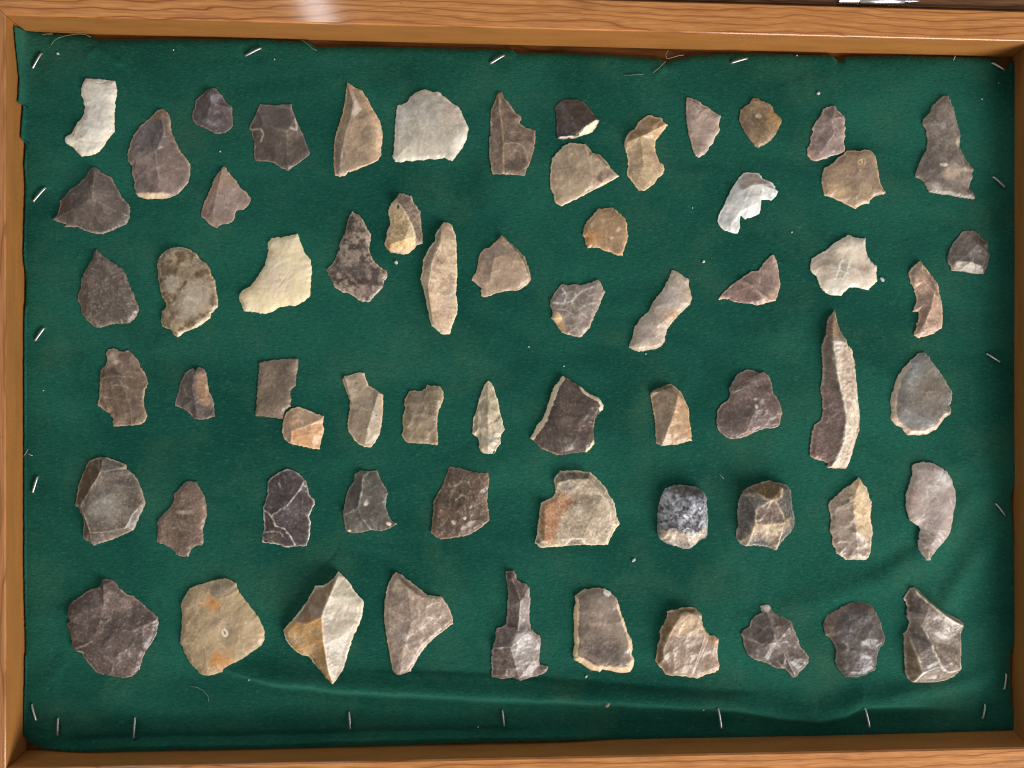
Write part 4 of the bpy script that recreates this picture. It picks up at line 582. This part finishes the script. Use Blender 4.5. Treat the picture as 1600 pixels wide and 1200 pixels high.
S('flint_core', 'core', 'keeled chunk of ochre and pale grey', "tall keeled chunk, pale grey on one face and ochre-brown on the other", 'V6',
  "435,130 450,145 480,170 510,205 535,255 570,290 595,315 592,360 580,420 555,480 520,560 490,660 465,740 455,800 455,850 430,875 400,865 370,830 345,800 310,740 280,700 250,660 210,655 160,625 130,590 105,555 93,500 110,470 150,430 200,370 245,310 265,270 290,222 340,218 390,190 415,160",
  48, (168,156,142), (156,144,132), ridges=["440,150,.5 395,260,.85 345,385,1 360,560,.9 385,740,.6 415,862,.2", "345,385,1 250,435,.72 170,432,.45 110,475,.15", "250,435,.72 300,560,.6"], patches=[('p',"430,140 395,260 345,385 250,435 165,432 245,310 290,222 340,218",(132,106,76),.88,4), ('p',"345,385 250,437 165,430 110,470 93,500 160,625 250,660 310,740 400,865 430,870 385,740 358,560",(176,132,74),.9,4), ('e',230,420,80,22,-15,(150,98,36),.7,.8), ('e',320,430,40,50,0,(188,130,62),.7,.7), ('e',300,610,45,60,0,(142,112,80),.6,.8), ('e',330,720,30,60,-25,(160,128,98),.6,.7), ('e',480,650,30,90,10,(160,142,142),.6,.8), ('e',490,280,50,60,0,(200,190,172),.5,.9)], lines=[("438,150 397,260 350,375 356,470 362,600 388,750", 2, (222,204,170), .7), ("345,392 250,440 180,432", 1.6, (206,166,108), .6), ("372,480 400,500", 1.4, (206,196,184), .5), ("374,560 400,590", 1.4, (206,196,184), .5)], scars=(8,1.2))  # upper left facet: brown stone with shade painted into its colour
S('flint_flake', 'flake', 'triangular rose-brown flake', "large triangular rose-brown flake with one concave slanting side", 'V6',
  "790,137 820,145 850,170 900,205 950,245 990,280 1040,288 1075,288 1110,330 1130,370 1150,430 1150,460 1110,490 1060,525 990,590 945,650 910,710 880,770 850,798 790,795 770,740 755,660 740,580 728,500 720,420 722,330 735,250 755,190",
  25, (142,124,111), (126,110,101), ridges=["795,155,.5 870,225,.9 950,285,.75 1075,302,.3", "870,225,.9 900,420,1 840,620,.8 820,780,.3"], patches=[('p',"800,140 850,170 990,280 930,270 880,230 820,185",(112,92,78),.8,3), ('e',800,520,60,60,0,(122,116,116),.6,.8), ('e',1040,400,80,70,30,(160,138,124),.6,.9), ('e',905,285,10,20,0,(186,156,140),.8,.5), ('e',790,660,45,50,0,(138,112,102),.5,.8), ('e',860,530,16,16,0,(186,164,150),.6,.6)], lines=[("940,430 1000,410 1060,430 1000,480", 1.6, (184,164,150), .5), ("1060,380 1110,350", 1.6, (186,166,152), .5), ("760,620 800,640 830,690 800,720", 1.5, (170,146,134), .5), ("770,490 800,485 830,510", 1.4, (170,162,158), .4), ("745,250 735,330 730,420", 1.6, (176,158,142), .4)], sp=.2, scars=(11,1.3))
S('flint_point', 'borer', 'tall stemmed reddish-grey borer', "tall reddish-grey borer with a long thin stem on a broad base", 'V7',
  "285,130 330,128 345,150 350,180 375,205 410,212 433,235 430,280 437,330 430,400 432,450 437,490 470,520 497,535 502,590 495,640 490,690 495,715 545,725 545,745 520,770 470,790 420,800 370,820 340,805 260,810 190,800 195,740 190,680 195,620 215,560 220,490 250,485 285,465 290,380 292,310 298,270 288,200 280,155",
  30, (106,91,87), (118,104,100), ridges=["312,150,.5 370,300,.9 355,480,.85 310,590,1 345,720,.85 370,812,.3", "425,230,.4 370,330,.85", "310,590,1 200,600,.4", "355,480,.85 430,495,.5"], patches=[('e',310,145,35,26,0,(88,58,54),.8,.6), ('e',345,260,40,50,20,(100,72,66),.6,.8), ('p',"365,320 430,270 430,490 500,590 495,715 420,795 350,700 312,595 360,480",(138,130,127),.7,6), ('e',410,570,60,70,20,(156,152,154),.5,.9), ('e',320,465,50,16,0,(66,54,50),.6,.7), ('e',260,770,60,30,0,(98,78,72),.6,.7)], lines=[("425,245 370,330 368,420 355,490", 1.8, (160,150,146), .6), ("355,495 440,490", 2, (72,60,58), .6), ("340,510 300,580 330,650 350,760", 1.6, (166,156,152), .6), ("205,605 280,600", 1.3, (140,124,120), .4), ("230,740 290,735 350,770", 1.3, (136,112,106), .4)], scars=(14,1.7), sp=.2)
S('scraper', 'scraper', 'smoky slab scraper with cream rim', "smooth smoky slab scraper with thick cream rim along side and base", 'V7',
  "780,240 800,245 850,233 905,240 940,265 975,300 995,350 1000,390 1020,430 1040,510 1065,550 1075,600 1070,650 1085,680 1083,725 1060,765 1000,768 930,755 885,748 870,765 810,750 760,715 705,685 703,640 712,590 705,530 710,470 703,400 705,370 718,330 712,290 740,265",
  18, (122,107,96), (110,96,89), ms=18, dome=9, patches=[('e',880,630,130,80,15,(88,77,76),.75,.8), ('e',880,350,90,80,0,(138,124,112),.6,.9), ('e',860,455,60,14,5,(150,132,104),.6,.7), ('e',918,262,28,24,30,(226,224,220),.8,.5)], lines=[("722,300 722,380 718,470 722,560 718,640", 5, (222,198,140), .8), ("716,665 760,690 820,725 880,735 960,745 1050,740 1075,700", 8.5, (212,184,136), .9), ("985,340 1012,430 1048,540 1064,620 1074,690", 4.2, (204,182,140), .85), ("735,272 790,252 850,245", 3, (120,104,88), .6), ("720,650 780,665 850,710 960,725 1040,715", 2, (84,66,50), .5)], scars=(7,.9), rough=.28)
S('scraper', 'scraper', 'tan shouldered scraper with dark hollow', "tan shouldered scraper with dark brown hollow behind its top edge", 'X2',
  "500,205 560,185 640,180 710,150 790,150 860,165 900,205 930,235 935,300 950,380 980,440 1030,500 1080,505 1150,545 1140,620 1125,700 1140,800 1155,880 1145,940 1080,975 1000,990 940,1020 880,1045 800,1030 700,1015 600,1010 480,995 440,930 380,870 350,820 370,750 375,660 390,600 415,560 410,460 450,370 500,280",
  32, (143,122,106), (129,108,98), ridges=["640,228,.9 560,350,1 490,490,.9 425,660,.8 445,770,.6 390,865,.25", "640,228,.9 750,208,.95 850,218,.85 930,262,.35", "850,218,.85 960,450,.75 1130,560,.3"], patches=[('p',"640,230 750,208 880,222 940,300 960,440 860,470 520,470 560,350",(188,164,126),.75,8), ('p',"500,205 640,185 625,240 555,350 485,490 420,660 440,770 390,865 355,820 380,640 420,440",(118,90,58),.85,4), ('p',"630,188 710,152 860,168 845,208 750,200 640,216",(84,52,20),.9,3), ('e',770,165,60,16,0,(172,122,56),.7,.6), ('e',1090,560,70,60,10,(182,136,106),.75,.7), ('e',890,430,28,26,0,(110,88,64),.7,.6), ('e',560,900,110,60,10,(120,92,64),.6,.8), ('e',780,740,9,12,0,(226,220,212),.95,.3), ('e',900,692,9,9,0,(226,220,212),.9,.3), ('e',860,900,90,60,0,(150,134,122),.5,.9)], lines=[("640,230 560,350 490,490 428,650", 1.4, (206,176,130), .7), ("640,228 750,206 850,216", 1.6, (222,196,150), .7), ("540,360 660,380 800,370 920,400", 2, (208,184,146), .5), ("520,470 700,490", 1.4, (190,164,128), .5)], scars=(10,1.2))
S('flint_flake', 'flake', 'ragged slate-mauve flake with white tip', "ragged slate-mauve flake with small white broken tip", 'V8',
  "270,350 320,337 345,360 375,380 415,388 430,420 470,450 485,500 510,555 520,600 550,630 575,665 572,705 545,735 520,760 500,790 480,797 455,775 430,740 380,740 310,705 240,685 195,655 170,600 165,550 150,525 165,500 205,480 215,440 245,410 285,390",
  27, (100,88,84), (87,77,75), ridges=["310,385,.5 330,470,.95 360,560,1 420,660,.8 480,780,.3", "160,525,.25 270,575,.75 360,560,1", "330,470,.95 460,460,.4"], patches=[('e',305,358,32,22,0,(206,198,194),.9,.6), ('e',420,470,50,30,20,(72,60,56),.6,.7), ('e',370,580,70,50,20,(124,114,110),.6,.9), ('e',350,700,40,30,0,(74,62,60),.6,.7), ('e',500,660,50,40,0,(90,76,74),.5,.8), ('e',280,450,70,50,0,(92,82,78),.5,.8)], lines=[("170,540 220,562 270,575 340,560", 1.6, (138,126,122), .5), ("370,690 400,720 430,745 470,780", 1.6, (190,182,178), .6), ("350,540 380,570 370,610", 1.4, (156,146,142), .5), ("430,640 440,680 420,700", 1.4, (150,140,136), .5)], scars=(8,1.6), sp=.15)
S('scraper', 'scraper', 'lumpy dark mushroom-shaped scraper', "lumpy dark grey mushroom-shaped scraper with ripples and brown rim", 'V8',
  "830,325 860,315 910,322 960,335 985,365 1005,405 1030,450 1035,500 1055,545 1045,585 1020,610 1005,650 998,700 990,750 950,765 915,785 870,797 800,790 780,765 745,720 742,690 750,640 735,590 715,555 680,530 665,470 675,440 690,405 730,380 780,350",
  30, (87,78,75), (80,74,74), dome=22, patches=[('p',"830,325 780,350 690,405 665,470 680,530 715,555 720,470 760,400 850,335",(128,102,86),.7,6), ('e',860,430,90,70,0,(82,82,82),.6,.8), ('e',820,560,50,40,0,(104,100,98),.5,.8), ('e',860,700,90,60,0,(92,80,78),.5,.8), ('e',950,360,50,24,30,(110,90,78),.6,.7)], lines=[("800,430 840,410 870,425", 1.8, (130,126,122), .5), ("775,560 800,580 800,610", 1.8, (146,140,136), .6), ("900,440 940,500 930,560", 1.5, (116,110,106), .5), ("765,690 790,675 800,700", 1.6, (130,122,118), .5), ("850,380 930,400 970,470", 1.3, (100,96,94), .4)], scars=(7,1.3))
S('scraper', 'scraper', 'thick ridged grey-brown chunk with cream lip', "thick ridged grey-brown chunk with cream lip down its slanting side", 'V8',
  "1205,235 1240,232 1280,270 1330,315 1400,370 1450,400 1510,430 1543,460 1540,490 1525,520 1530,600 1525,680 1525,730 1510,765 1480,790 1420,815 1360,828 1220,825 1195,800 1175,760 1175,700 1168,600 1168,520 1190,500 1205,450 1188,415 1190,360 1180,320 1165,300 1190,270",
  36, (120,106,98), (107,94,88), ridges=["1228,245,.5 1300,315,.8 1400,392,.8 1535,470,.4", "1255,450,.7 1305,560,1 1360,700,.95 1415,745,.8 1520,735,.35", "1250,745,.85 1360,705,.95", "1180,525,.4 1215,640,.8 1250,745,.85 1222,820,.3", "1330,560,.65 1440,680,.7"], patches=[('p',"1195,265 1255,300 1250,385 1195,370 1180,320",(84,70,66),.75,5), ('p',"1205,470 1260,470 1330,680 1250,735 1210,620",(104,96,92),.6,5), ('p',"1180,520 1215,640 1248,745 1220,820 1175,760",(112,88,62),.7,5), ('p',"1255,750 1365,712 1500,770 1420,815 1230,822",(122,106,92),.7,5), ('e',1400,530,80,60,20,(150,140,132),.6,.9), ('e',1480,620,50,80,0,(116,104,92),.5,.8), ('e',1320,390,60,50,30,(142,122,116),.5,.9), ('p',"1450,395 1543,460 1500,455",(110,88,62),.8,4)], lines=[("1232,250 1300,318 1400,395 1460,435 1530,465", 2.4, (228,214,186), .85), ("1255,455 1295,540 1310,600 1350,670 1370,720 1420,742 1515,735", 2.2, (206,196,184), .7), ("1340,590 1400,660 1440,690", 2, (170,156,138), .5), ("1190,530 1215,630 1245,720", 1.8, (190,174,150), .6), ("1275,740 1245,770 1222,822", 2.6, (230,222,208), .85), ("1510,700 1522,740", 2.6, (226,220,210), .8)], scars=(9,1.4), sp=.2)

def stone_noise_lines(x, y, d, w): return np.exp(-(d / w) ** 2)
def desat(c):
    m = sum(c) / 3.0; k_ = (.2 if c[1] > .8 * c[0] else .03) if c[0] - c[2] > 45 else .1; c = [q + (m - q) * k_ for q in c]
    return [min(255, c[0] * 1.02), c[1] * .975, c[2]] if k_ == .2 else c
def build_stone(k, s):
    ox, oy, zm = s['o']; seed = 101 + k * 31; rng = np.random.default_rng(seed)
    def cv(P): return np.stack([ox + P[:, 0] / zm, oy + P[:, 1] / zm], -1)
    P = cv(pl(s['outline']))
    # soften corners a touch, then resample with small chipped irregularity
    nxt = np.roll(P, -1, 0); q = []
    for a, b in zip(P, nxt): q += [a * 0.96 + b * 0.04, a * 0.04 + b * 0.96]
    q = np.array(q); sp_ = 1.5; R = []
    for a, b in zip(q, np.roll(q, -1, 0)):
        n = max(1, int(round(np.hypot(*(b - a)) / sp_)))
        for t in range(n): R.append(a + (b - a) * t / n)
    R = np.array(R); c0 = R.mean(0)
    tn = np.roll(R, -1, 0) - np.roll(R, 1, 0); tn /= np.linalg.norm(tn, axis=1)[:, None] + 1e-9
    nr = np.stack([tn[:, 1], -tn[:, 0]], -1)
    R = R + nr * ((fbm(R[:, 0] / 3.2, R[:, 1] / 3.2, seed, 2) - 0.5) * 2.2)[:, None]
    # interior points
    g = 1.3; x0, y0 = R.min(0); x1, y1 = R.max(0)
    gx, gy = np.meshgrid(np.arange(x0, x1, g), np.arange(y0, y1, g * 0.87)); gx = gx + (np.arange(gx.shape[0]) % 2)[:, None] * g * 0.5
    gx = (gx + rng.uniform(-.25, .25, gx.shape)).ravel(); gy = (gy + rng.uniform(-.25, .25, gy.shape)).ravel()
    m = inside(gx, gy, R); gx, gy = gx[m], gy[m]; dd = seg_dist(gx, gy, R[::2]); m = dd > 0.85; gx, gy = gx[m], gy[m]
    nb = len(R)
    pts = [Vector((float(a), float(b))) for a, b in R] + [Vector((float(a), float(b))) for a, b in zip(gx, gy)]
    ov, oe, of, _, _, _ = delaunay_2d_cdt(pts, [], [list(range(nb))], 1, 1e-5)
    X = np.array([v.x for v in ov]); Y = np.array([v.y for v in ov])
    d = seg_dist(X, Y, R[::2]); isb = d < 0.5
    eh = s['eh'] * 0.8; T = s['T'] * (0.62 if s['T'] < 35 else 0.66)
    # ---- height in pixels
    rid = []
    if s['ridges']:
        cp = [tuple(p) for p in P]; hh = [0.0] * len(cp); ed = []
        for rr in s['ridges']:
            A = pl(rr); xy = cv(A[:, :2]); prev = None
            for (a, b), h in zip(xy, A[:, 2]):
                j = None
                for i2 in range(len(P), len(cp)):
                    if abs(cp[i2][0] - a) + abs(cp[i2][1] - b) < 0.3: j = i2
                if j is None: cp.append((a, b)); hh.append(h); j = len(cp) - 1
                if prev is not None and prev != j: ed.append((prev, j))
                prev = j
            rid.append(xy)
        v2, e2, f2, ovt, _, _ = delaunay_2d_cdt([Vector(p) for p in cp], ed, [list(range(len(P)))], 1, 1e-5)
        vh = []
        for vi, og in enumerate(ovt):
            if og: vh.append(hh[og[0]])
            else:
                dm = [(v2[vi].x - a) ** 2 + (v2[vi].y - b) ** 2 for a, b in cp]; vh.append(hh[int(np.argmin(dm))])
        H = np.zeros(len(X)); done = np.zeros(len(X), bool)
        for f in f2:
            for t in range(1, len(f) - 1):
                (ax, ay), (bx, by), (cx, cy) = v2[f[0]], v2[f[t]], v2[f[t + 1]]
                den = (by - cy) * (ax - cx) + (cx - bx) * (ay - cy)
                if abs(den) < 1e-9: continue
                l1 = ((by - cy) * (X - cx) + (cx - bx) * (Y - cy)) / den; l2 = ((cy - ay) * (X - cx) + (ax - cx) * (Y - cy)) / den; l3 = 1 - l1 - l2
                mm = (l1 > -1e-3) & (l2 > -1e-3) & (l3 > -1e-3) & ~done
                H[mm] = (l1 * vh[f[0]] + l2 * vh[f[t]] + l3 * vh[f[t + 1]])[mm]; done |= mm
        rise = 1 - np.exp(-d / 4.0)
        H = np.clip(H, 0, 1) ** 1.3
        H = H * 0.8 + 0.2 * rise * np.minimum(1, d / 10 + .3)
    else:
        w = (s['dome'] or 8.0) * 0.7
        H = (1 - np.exp(-d / w)); H = H / max(H.max(), 1e-6)
        H = H * 0.85 + 0.15 * np.clip(fbm(X / 30, Y / 30, seed + 3, 2) * 1.6 - .3, 0, 1) * np.minimum(1, d / 5)
    ns, am = s['scars']
    if ns:
        a = math.sqrt(max(1, len(X)) / ns)
        ci = rng.choice(len(X), min(len(X), int(ns * 1.5)), replace=False); cx, cy = X[ci], Y[ci]
        wx = X + (fbm(X / 12, Y / 12, seed + 5, 2) - .5) * 8; wy = Y + (fbm(X / 12, Y / 12, seed + 6, 2) - .5) * 8
        an_ = rng.uniform(0, 3.14, len(ci)); ca_, sa_ = np.cos(an_), np.sin(an_); st_ = rng.uniform(1.0, 1.9, len(ci))
        du = (wx[:, None] - cx[None]) * ca_[None] + (wy[:, None] - cy[None]) * sa_[None]; dw = -(wx[:, None] - cx[None]) * sa_[None] + (wy[:, None] - cy[None]) * ca_[None]
        q2 = (du / st_[None]) ** 2 + (dw * st_[None]) ** 2; qi = np.argmin(q2, 1); dv = q2[np.arange(len(X)), qi]
        tone = rng.uniform(-1, 1, len(ci))[qi]; q2.sort(1); rdg = np.exp(-((np.sqrt(q2[:, 1]) - np.sqrt(q2[:, 0])) / 1.6) ** 2) if q2.shape[1] > 1 else 0
        rs = np.sqrt(np.median(dv)); sc = np.minimum(dv / (rs * rs), 2.5) - 1.0
        scar = sc * am * 0.7
        # edge retouch scallops
        ne = max(6, int(len(R) / 9)); ei = rng.choice(len(R), ne, replace=False); ex, ey = R[ei, 0], R[ei, 1]
        de = np.min((X[:, None] - ex[None]) ** 2 + (Y[:, None] - ey[None]) ** 2, 1)
        scar = scar - 1.3 * np.exp(-de / 14.0)
    else: scar = 0; tone = np.zeros(len(X)); rdg = np.zeros(len(X))
    und = (fbm(X / 16, Y / 16, seed + 8, 4) - .5) * (1.5 + T * 0.05) + (fbm(X / 4.5, Y / 4.5, seed + 9, 3) - .5) * 0.6
    Z = eh + (T - eh) * H + (scar + und) * np.minimum(1, d / 3.0 + .15)
    Z = np.maximum(Z, eh * 0.45)
    # ---- colour
    cb = lin(s['base']); ca = lin(s['alt']); ms = s['ms']
    n1 = fbm(X / ms, Y / ms, seed + 20, 4); n2 = fbm(X / (ms * .35), Y / (ms * .35), seed + 21, 3); n3 = fbm(X / 26, Y / 26, seed + 22, 2)
    t = sstep(.38, .64, n1 * .7 + n2 * .3) * s['mot']
    C = cb[None] * (1 - t[:, None]) + ca[None] * t[:, None]
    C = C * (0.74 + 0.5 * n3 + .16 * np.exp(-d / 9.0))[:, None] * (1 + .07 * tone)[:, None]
    rg = np.full(len(X), s['rough'] - .07)
    wxx = (fbm(X / 7, Y / 7, seed + 30, 3) - .5); wyy = (fbm(X / 7, Y / 7, seed + 31, 3) - .5)
    for p in s['patches']:
        if p[0] == 'e':
            _, ex_, ey_, rx, ry, an, col, al, so = p[:9]; rr = p[9] if len(p) > 9 else None
            cx, cy = ox + ex_ / zm, oy + ey_ / zm; rx /= zm; ry /= zm
            k_ = min(rx, ry) * 0.9
            dx = X + wxx * k_ - cx; dy = Y + wyy * k_ - cy; an = math.radians(an)
            u = (dx * math.cos(an) + dy * math.sin(an)) / rx; v = (-dx * math.sin(an) + dy * math.cos(an)) / ry
            r = np.sqrt(u * u + v * v); a = al * (1 - sstep(1 - so, 1 + so * .55, r))
        else:
            _, pp, col, al, so = p[:5]; rr = p[5] if len(p) > 5 else None
            Q = cv(pl(pp)); xx = X + wxx * 6.0; yy = Y + wyy * 6.0
            sd = seg_dist(xx, yy, Q) * np.where(inside(xx, yy, Q), 1, -1); w_ = max(so / 4 * 2.4, .9)
            a = al * sstep(-w_, w_, sd)
        a = a * (0.65 + 0.5 * sstep(.3, .65, n2 * .4 + n1 * .6)); a = np.clip(a, 0, 1)
        C = C * (1 - a[:, None]) + (lin(desat(col)) * .92 + cb * .08)[None] * a[:, None]
        if rr is not None: rg = rg * (1 - a) + rr * a; Z = Z + np.minimum(1, d / 2) * a * (fbm(X / 3.5, Y / 3.5, seed + 77, 3) - .5) * 2.2
    if s['rl']:
        for xy in rid:
            if len(xy) > 1:
                a = s['rl'] * np.exp(-(seg_dist(X, Y, xy, False) / 1.1) ** 2) * sstep(.3, .6, n2)
                C = C * (1 - a[:, None]) + (np.minimum(C * 2.2 + .05, .8)) * a[:, None]
    for pp, w, col, al in s['lines']:
        al = al * (.75 if w <= 4 else 1)
        Q = cv(pl(pp)); dl = seg_dist(X + wxx * 2.6, Y + wyy * 2.6, Q, False)
        a = al * np.exp(-(dl / (w * .72)) ** 2) * (0.5 + 0.75 * sstep(.35, .62, n2)) if w <= 4 else al * (1 - sstep(w * .5, w * .85, dl + (n2 - .5) * 3)); a = np.clip(a, 0, 1)
        C = C * (1 - a[:, None]) + lin(desat(col))[None] * a[:, None]
        Z = Z + np.minimum(1, d / 2) * a * ((0.75 if w <= 4 else .5) if np.mean(col) > np.mean(s['base']) else -1.3)
        if w > 4 and lin(col).mean() > .45: rg = rg * (1 - a) + .6 * a
    # worn ridges between flake scars, pale hairline veins and thin dark lines
    C = C * (1 - .28 * rdg[:, None] * sstep(.4, .6, n2)[:, None]) + np.minimum(C * 1.9 + .03, .85) * (.28 * rdg * sstep(.4, .6, n2))[:, None]
    vn = fbm(X / 11 + wxx * 1.5, Y / 11 + wyy * 1.5, seed + 60, 3); vk = .4 * np.exp(-((vn - .5) / .012) ** 2) * sstep(.45, .65, fbm(X / 14, Y / 14, seed + 61, 2))
    C = C * (1 - vk[:, None]) + np.minimum(C * 1.9 + .04, .85) * vk[:, None]
    vn = fbm(X / 9 + wxx, Y / 9 + wyy, seed + 64, 3); vk = .5 * np.exp(-((vn - .5) / .014) ** 2) * sstep(.5, .68, fbm(X / 16, Y / 16, seed + 65, 2))
    C = C * (1 - vk[:, None] * .75)
    lm = C.mean(1, keepdims=True); av = np.exp(np.log(lm + 1e-4).mean()); C = C * ((lm + 1e-4) / av) ** .14
    C = C * (1 + .14 * (fbm(X / 3.1, Y / 3.1, seed + 70, 3) - .5))[:, None]
    e = s['edge'] or (tuple(min(255, q * v + 22) for q, v in zip(s['base'], (1.5, 1.44, 1.34))), .55, 1.8)  # pale rim: thin flint, plus light caught on the edge painted in
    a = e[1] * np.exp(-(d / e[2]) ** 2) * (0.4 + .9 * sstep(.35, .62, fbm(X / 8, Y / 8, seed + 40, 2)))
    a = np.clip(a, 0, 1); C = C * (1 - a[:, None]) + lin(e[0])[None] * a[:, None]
    spk = s['sp']
    if spk:
        n5 = fbm(X / 2.4, Y / 2.4, seed + 50, 2)
        a = spk * sstep(.6, .78, n5); C = C * (1 - a[:, None]) + np.minimum(C * 2.4 + .06, .85) * a[:, None]
        a = spk * sstep(.6, .78, 1 - n5); C = C * (1 - a[:, None]) + C * .3 * a[:, None]
    lm = C.mean(1, keepdims=True); C = C * (1.12 + .32 * sstep(.06, .17, lm) - .06 * sstep(.25, .6, lm)) * np.array([[1.01, .995, .945]])
    lm = C.mean(1, keepdims=True); C = C + (lm - C) * .04
    C = np.clip(C * np.minimum(1, .88 / np.maximum(C.max(1, keepdims=True), 1e-3)), .004, .9)
    # ---- mesh
    top = unproject(X, Y, 0.001)
    bz = float(cloth_z(R[:, 0], R[:, 1]).mean()) - 0.0002
    org = unproject(np.array([c0[0]]), np.array([c0[1]]), 0.001)[0]; org[2] = bz
    V = np.stack([top[:, 0] - org[0], top[:, 1] - org[1], Z * PX], -1)
    # boundary loop (in mesh order)
    cnt = {}
    for f in of:
        for a_, b_ in zip(f, f[1:] + f[:1]): cnt[(a_, b_)] = 1
    be = {a_: b_ for (a_, b_) in cnt if (b_, a_) not in cnt}
    st = next(iter(be)); loop = [st]; cur = be[st]
    while cur != st and len(loop) < len(be) + 2: loop.append(cur); cur = be[cur]
    lv = np.array(loop); cen = np.array([c0[0], c0[1]])
    LX, LY = X[lv], Y[lv]; tx = np.roll(LX, -1) - np.roll(LX, 1); ty = np.roll(LY, -1) - np.roll(LY, 1); ln = np.hypot(tx, ty) + 1e-9
    nx_, ny_ = ty / ln, -tx / ln
    sgn = 1 if inside(np.array([LX[0] + nx_[0] * .4]), np.array([LY[0] + ny_[0] * .4]), R)[0] else -1
    lo = unproject(LX + sgn * nx_ * .5, LY + sgn * ny_ * .5, 0.001); n0 = len(V)
    V = np.vstack([V, np.stack([lo[:, 0] - org[0], lo[:, 1] - org[1], np.zeros(len(lv))], -1)])
    faces = [list(f) for f in of]
    # winding: pixel y points down, so flip to face up
    ar = sum((X[f[1]] - X[f[0]]) * (Y[f[2]] - Y[f[0]]) - (X[f[2]] - X[f[0]]) * (Y[f[1]] - Y[f[0]]) for f in of[:50])
    flip = ar > 0
    if flip: faces = [f[::-1] for f in faces]
    nl = len(lv); side = []
    for i in range(nl):
        a_, b_ = loop[i], loop[(i + 1) % nl]
        f = [a_, b_, n0 + (i + 1) % nl, n0 + i]
        side.append(f if flip else f[::-1])
    bot = [n0 + i for i in range(nl)]
    bot = bot if flip else bot[::-1]
    me = bpy.data.meshes.new(s['name']); me.from_pydata(V.tolist(), [], faces + side + [bot]); me.update()
    sm = np.zeros(len(me.polygons), bool); sm[:len(faces)] = True; me.polygons.foreach_set('use_smooth', sm)
    Cf = np.vstack([C, C[lv] * .9]); Cf = np.hstack([Cf, np.ones((len(Cf), 1))])
    at = me.attributes.new('Stone', 'FLOAT_COLOR', 'POINT'); at.data.foreach_set('color', Cf.astype(np.float32).ravel())
    at = me.attributes.new('Rough', 'FLOAT', 'POINT'); at.data.foreach_set('value', np.concatenate([rg, rg[lv]]).astype(np.float32))
    me.materials.append(FLINT)
    o = bpy.data.objects.new(s['name'], me); COL.objects.link(o); o.location = org.tolist()
    tag(o, s['label'], s['cat'], None)
    return c0
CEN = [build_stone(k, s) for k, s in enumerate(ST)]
def near(x, y, skip=0):
    dd = [(c[0] - x) ** 2 + (c[1] - y) ** 2 for c in CEN]; return ST[int(np.argsort(dd)[skip])]['short']

# ------------------------------------------------------------------ staples
used = {}
def uniq(fmt, x, y):
    for k in range(6):
        t = fmt % near(x, y, k)
        if t not in used: used[t] = 1; return t
    return t
for (x0, y0), (x1, y1) in STAPLES:
    a = on_felt(x0, y0); b = on_felt(x1, y1); mid = (a + b) / 2; top = max(a.z, b.z, on_felt((x0 + x1) / 2, (y0 + y1) / 2).z) + 0.0007
    def at(t, z): p = a.lerp(b, t); return Vector((p.x, p.y, z))
    pts = [at(0, a.z - 0.003), at(0, top - 0.0006), at(0.03, top - 0.0001), at(0.1, top + 0.0001), at(0.35, top + 0.0002), at(0.65, top + 0.0001), at(0.9, top), at(0.97, top - 0.0002), at(1, top - 0.0007), at(1, b.z - 0.003)]
    o = tube("staple", [p - mid for p in pts], 0.00054, STEEL, None, 8); o.location = mid
    side = "along the hem" if y0 > 1090 else "slanting"
    lab = ("straight steel staple in the hem near the " if y0 > 1090 and 80 < x0 < 1400 else "slanted steel staple near the ") + "%s"
    tag(o, uniq(lab, (x0 + x1) / 2, (y0 + y1) / 2), "staple", "steel staples holding down the felt")
# ------------------------------------------------------------------ crumbs of grit on the felt
def grit(x, y, r, mat, lab, sx=1.0, seed=0):
    rng = random.Random(seed); bm = bmesh.new(); bmesh.ops.create_icosphere(bm, subdivisions=1, radius=r)
    an = rng.uniform(0, 3.1); ca, sa = math.cos(an), math.sin(an)
    for v in bm.verts:
        f = rng.uniform(.7, 1.2); X_ = v.co.x * f * sx; Y_ = v.co.y * f; v.co = (X_ * ca - Y_ * sa, X_ * sa + Y_ * ca, v.co.z * f * .7 + r * .45)
    o = bm_obj("grit_crumb", bm, mat); o.location = on_felt(x, y); tag(o, lab, "crumb", "crumbs of grit on the felt"); return o
for i, (x, y, r, e) in enumerate([(91,84,2.2,1.2), (344,237,1.6,1), (1278,146,3,1.2), (1099,409,2.4,1.4), (1237,363,1.5,1.4), (619,410,2.8,1.3), (1378,437,3,1.7), (990,875,3,1.6), (916,1057,2,1.6), (1099,1109,1.6,1), (747,1136,1.4,1), (389,1062,1.5,1.2),
        (429,93,1.4,1), (271,78,1.4,1), (1534,155,1.4,1), (826,542,1.4,1.2), (881,572,1.4,1.2), (1009,553,1.5,1), (1245,87,1.5,1), (68,610,1.3,1), (1082,325,1.2,1), (1560,130,1.1,1)]):
    grit(x, y, r * PX, GRIT, uniq("white grit crumb on felt by the %s", x, y), e, i)
grit(949, 1100, 4 * PX, TANGRIT, "tiny tan chip on the felt fold below the smoky slab scraper", 1.4, 99)
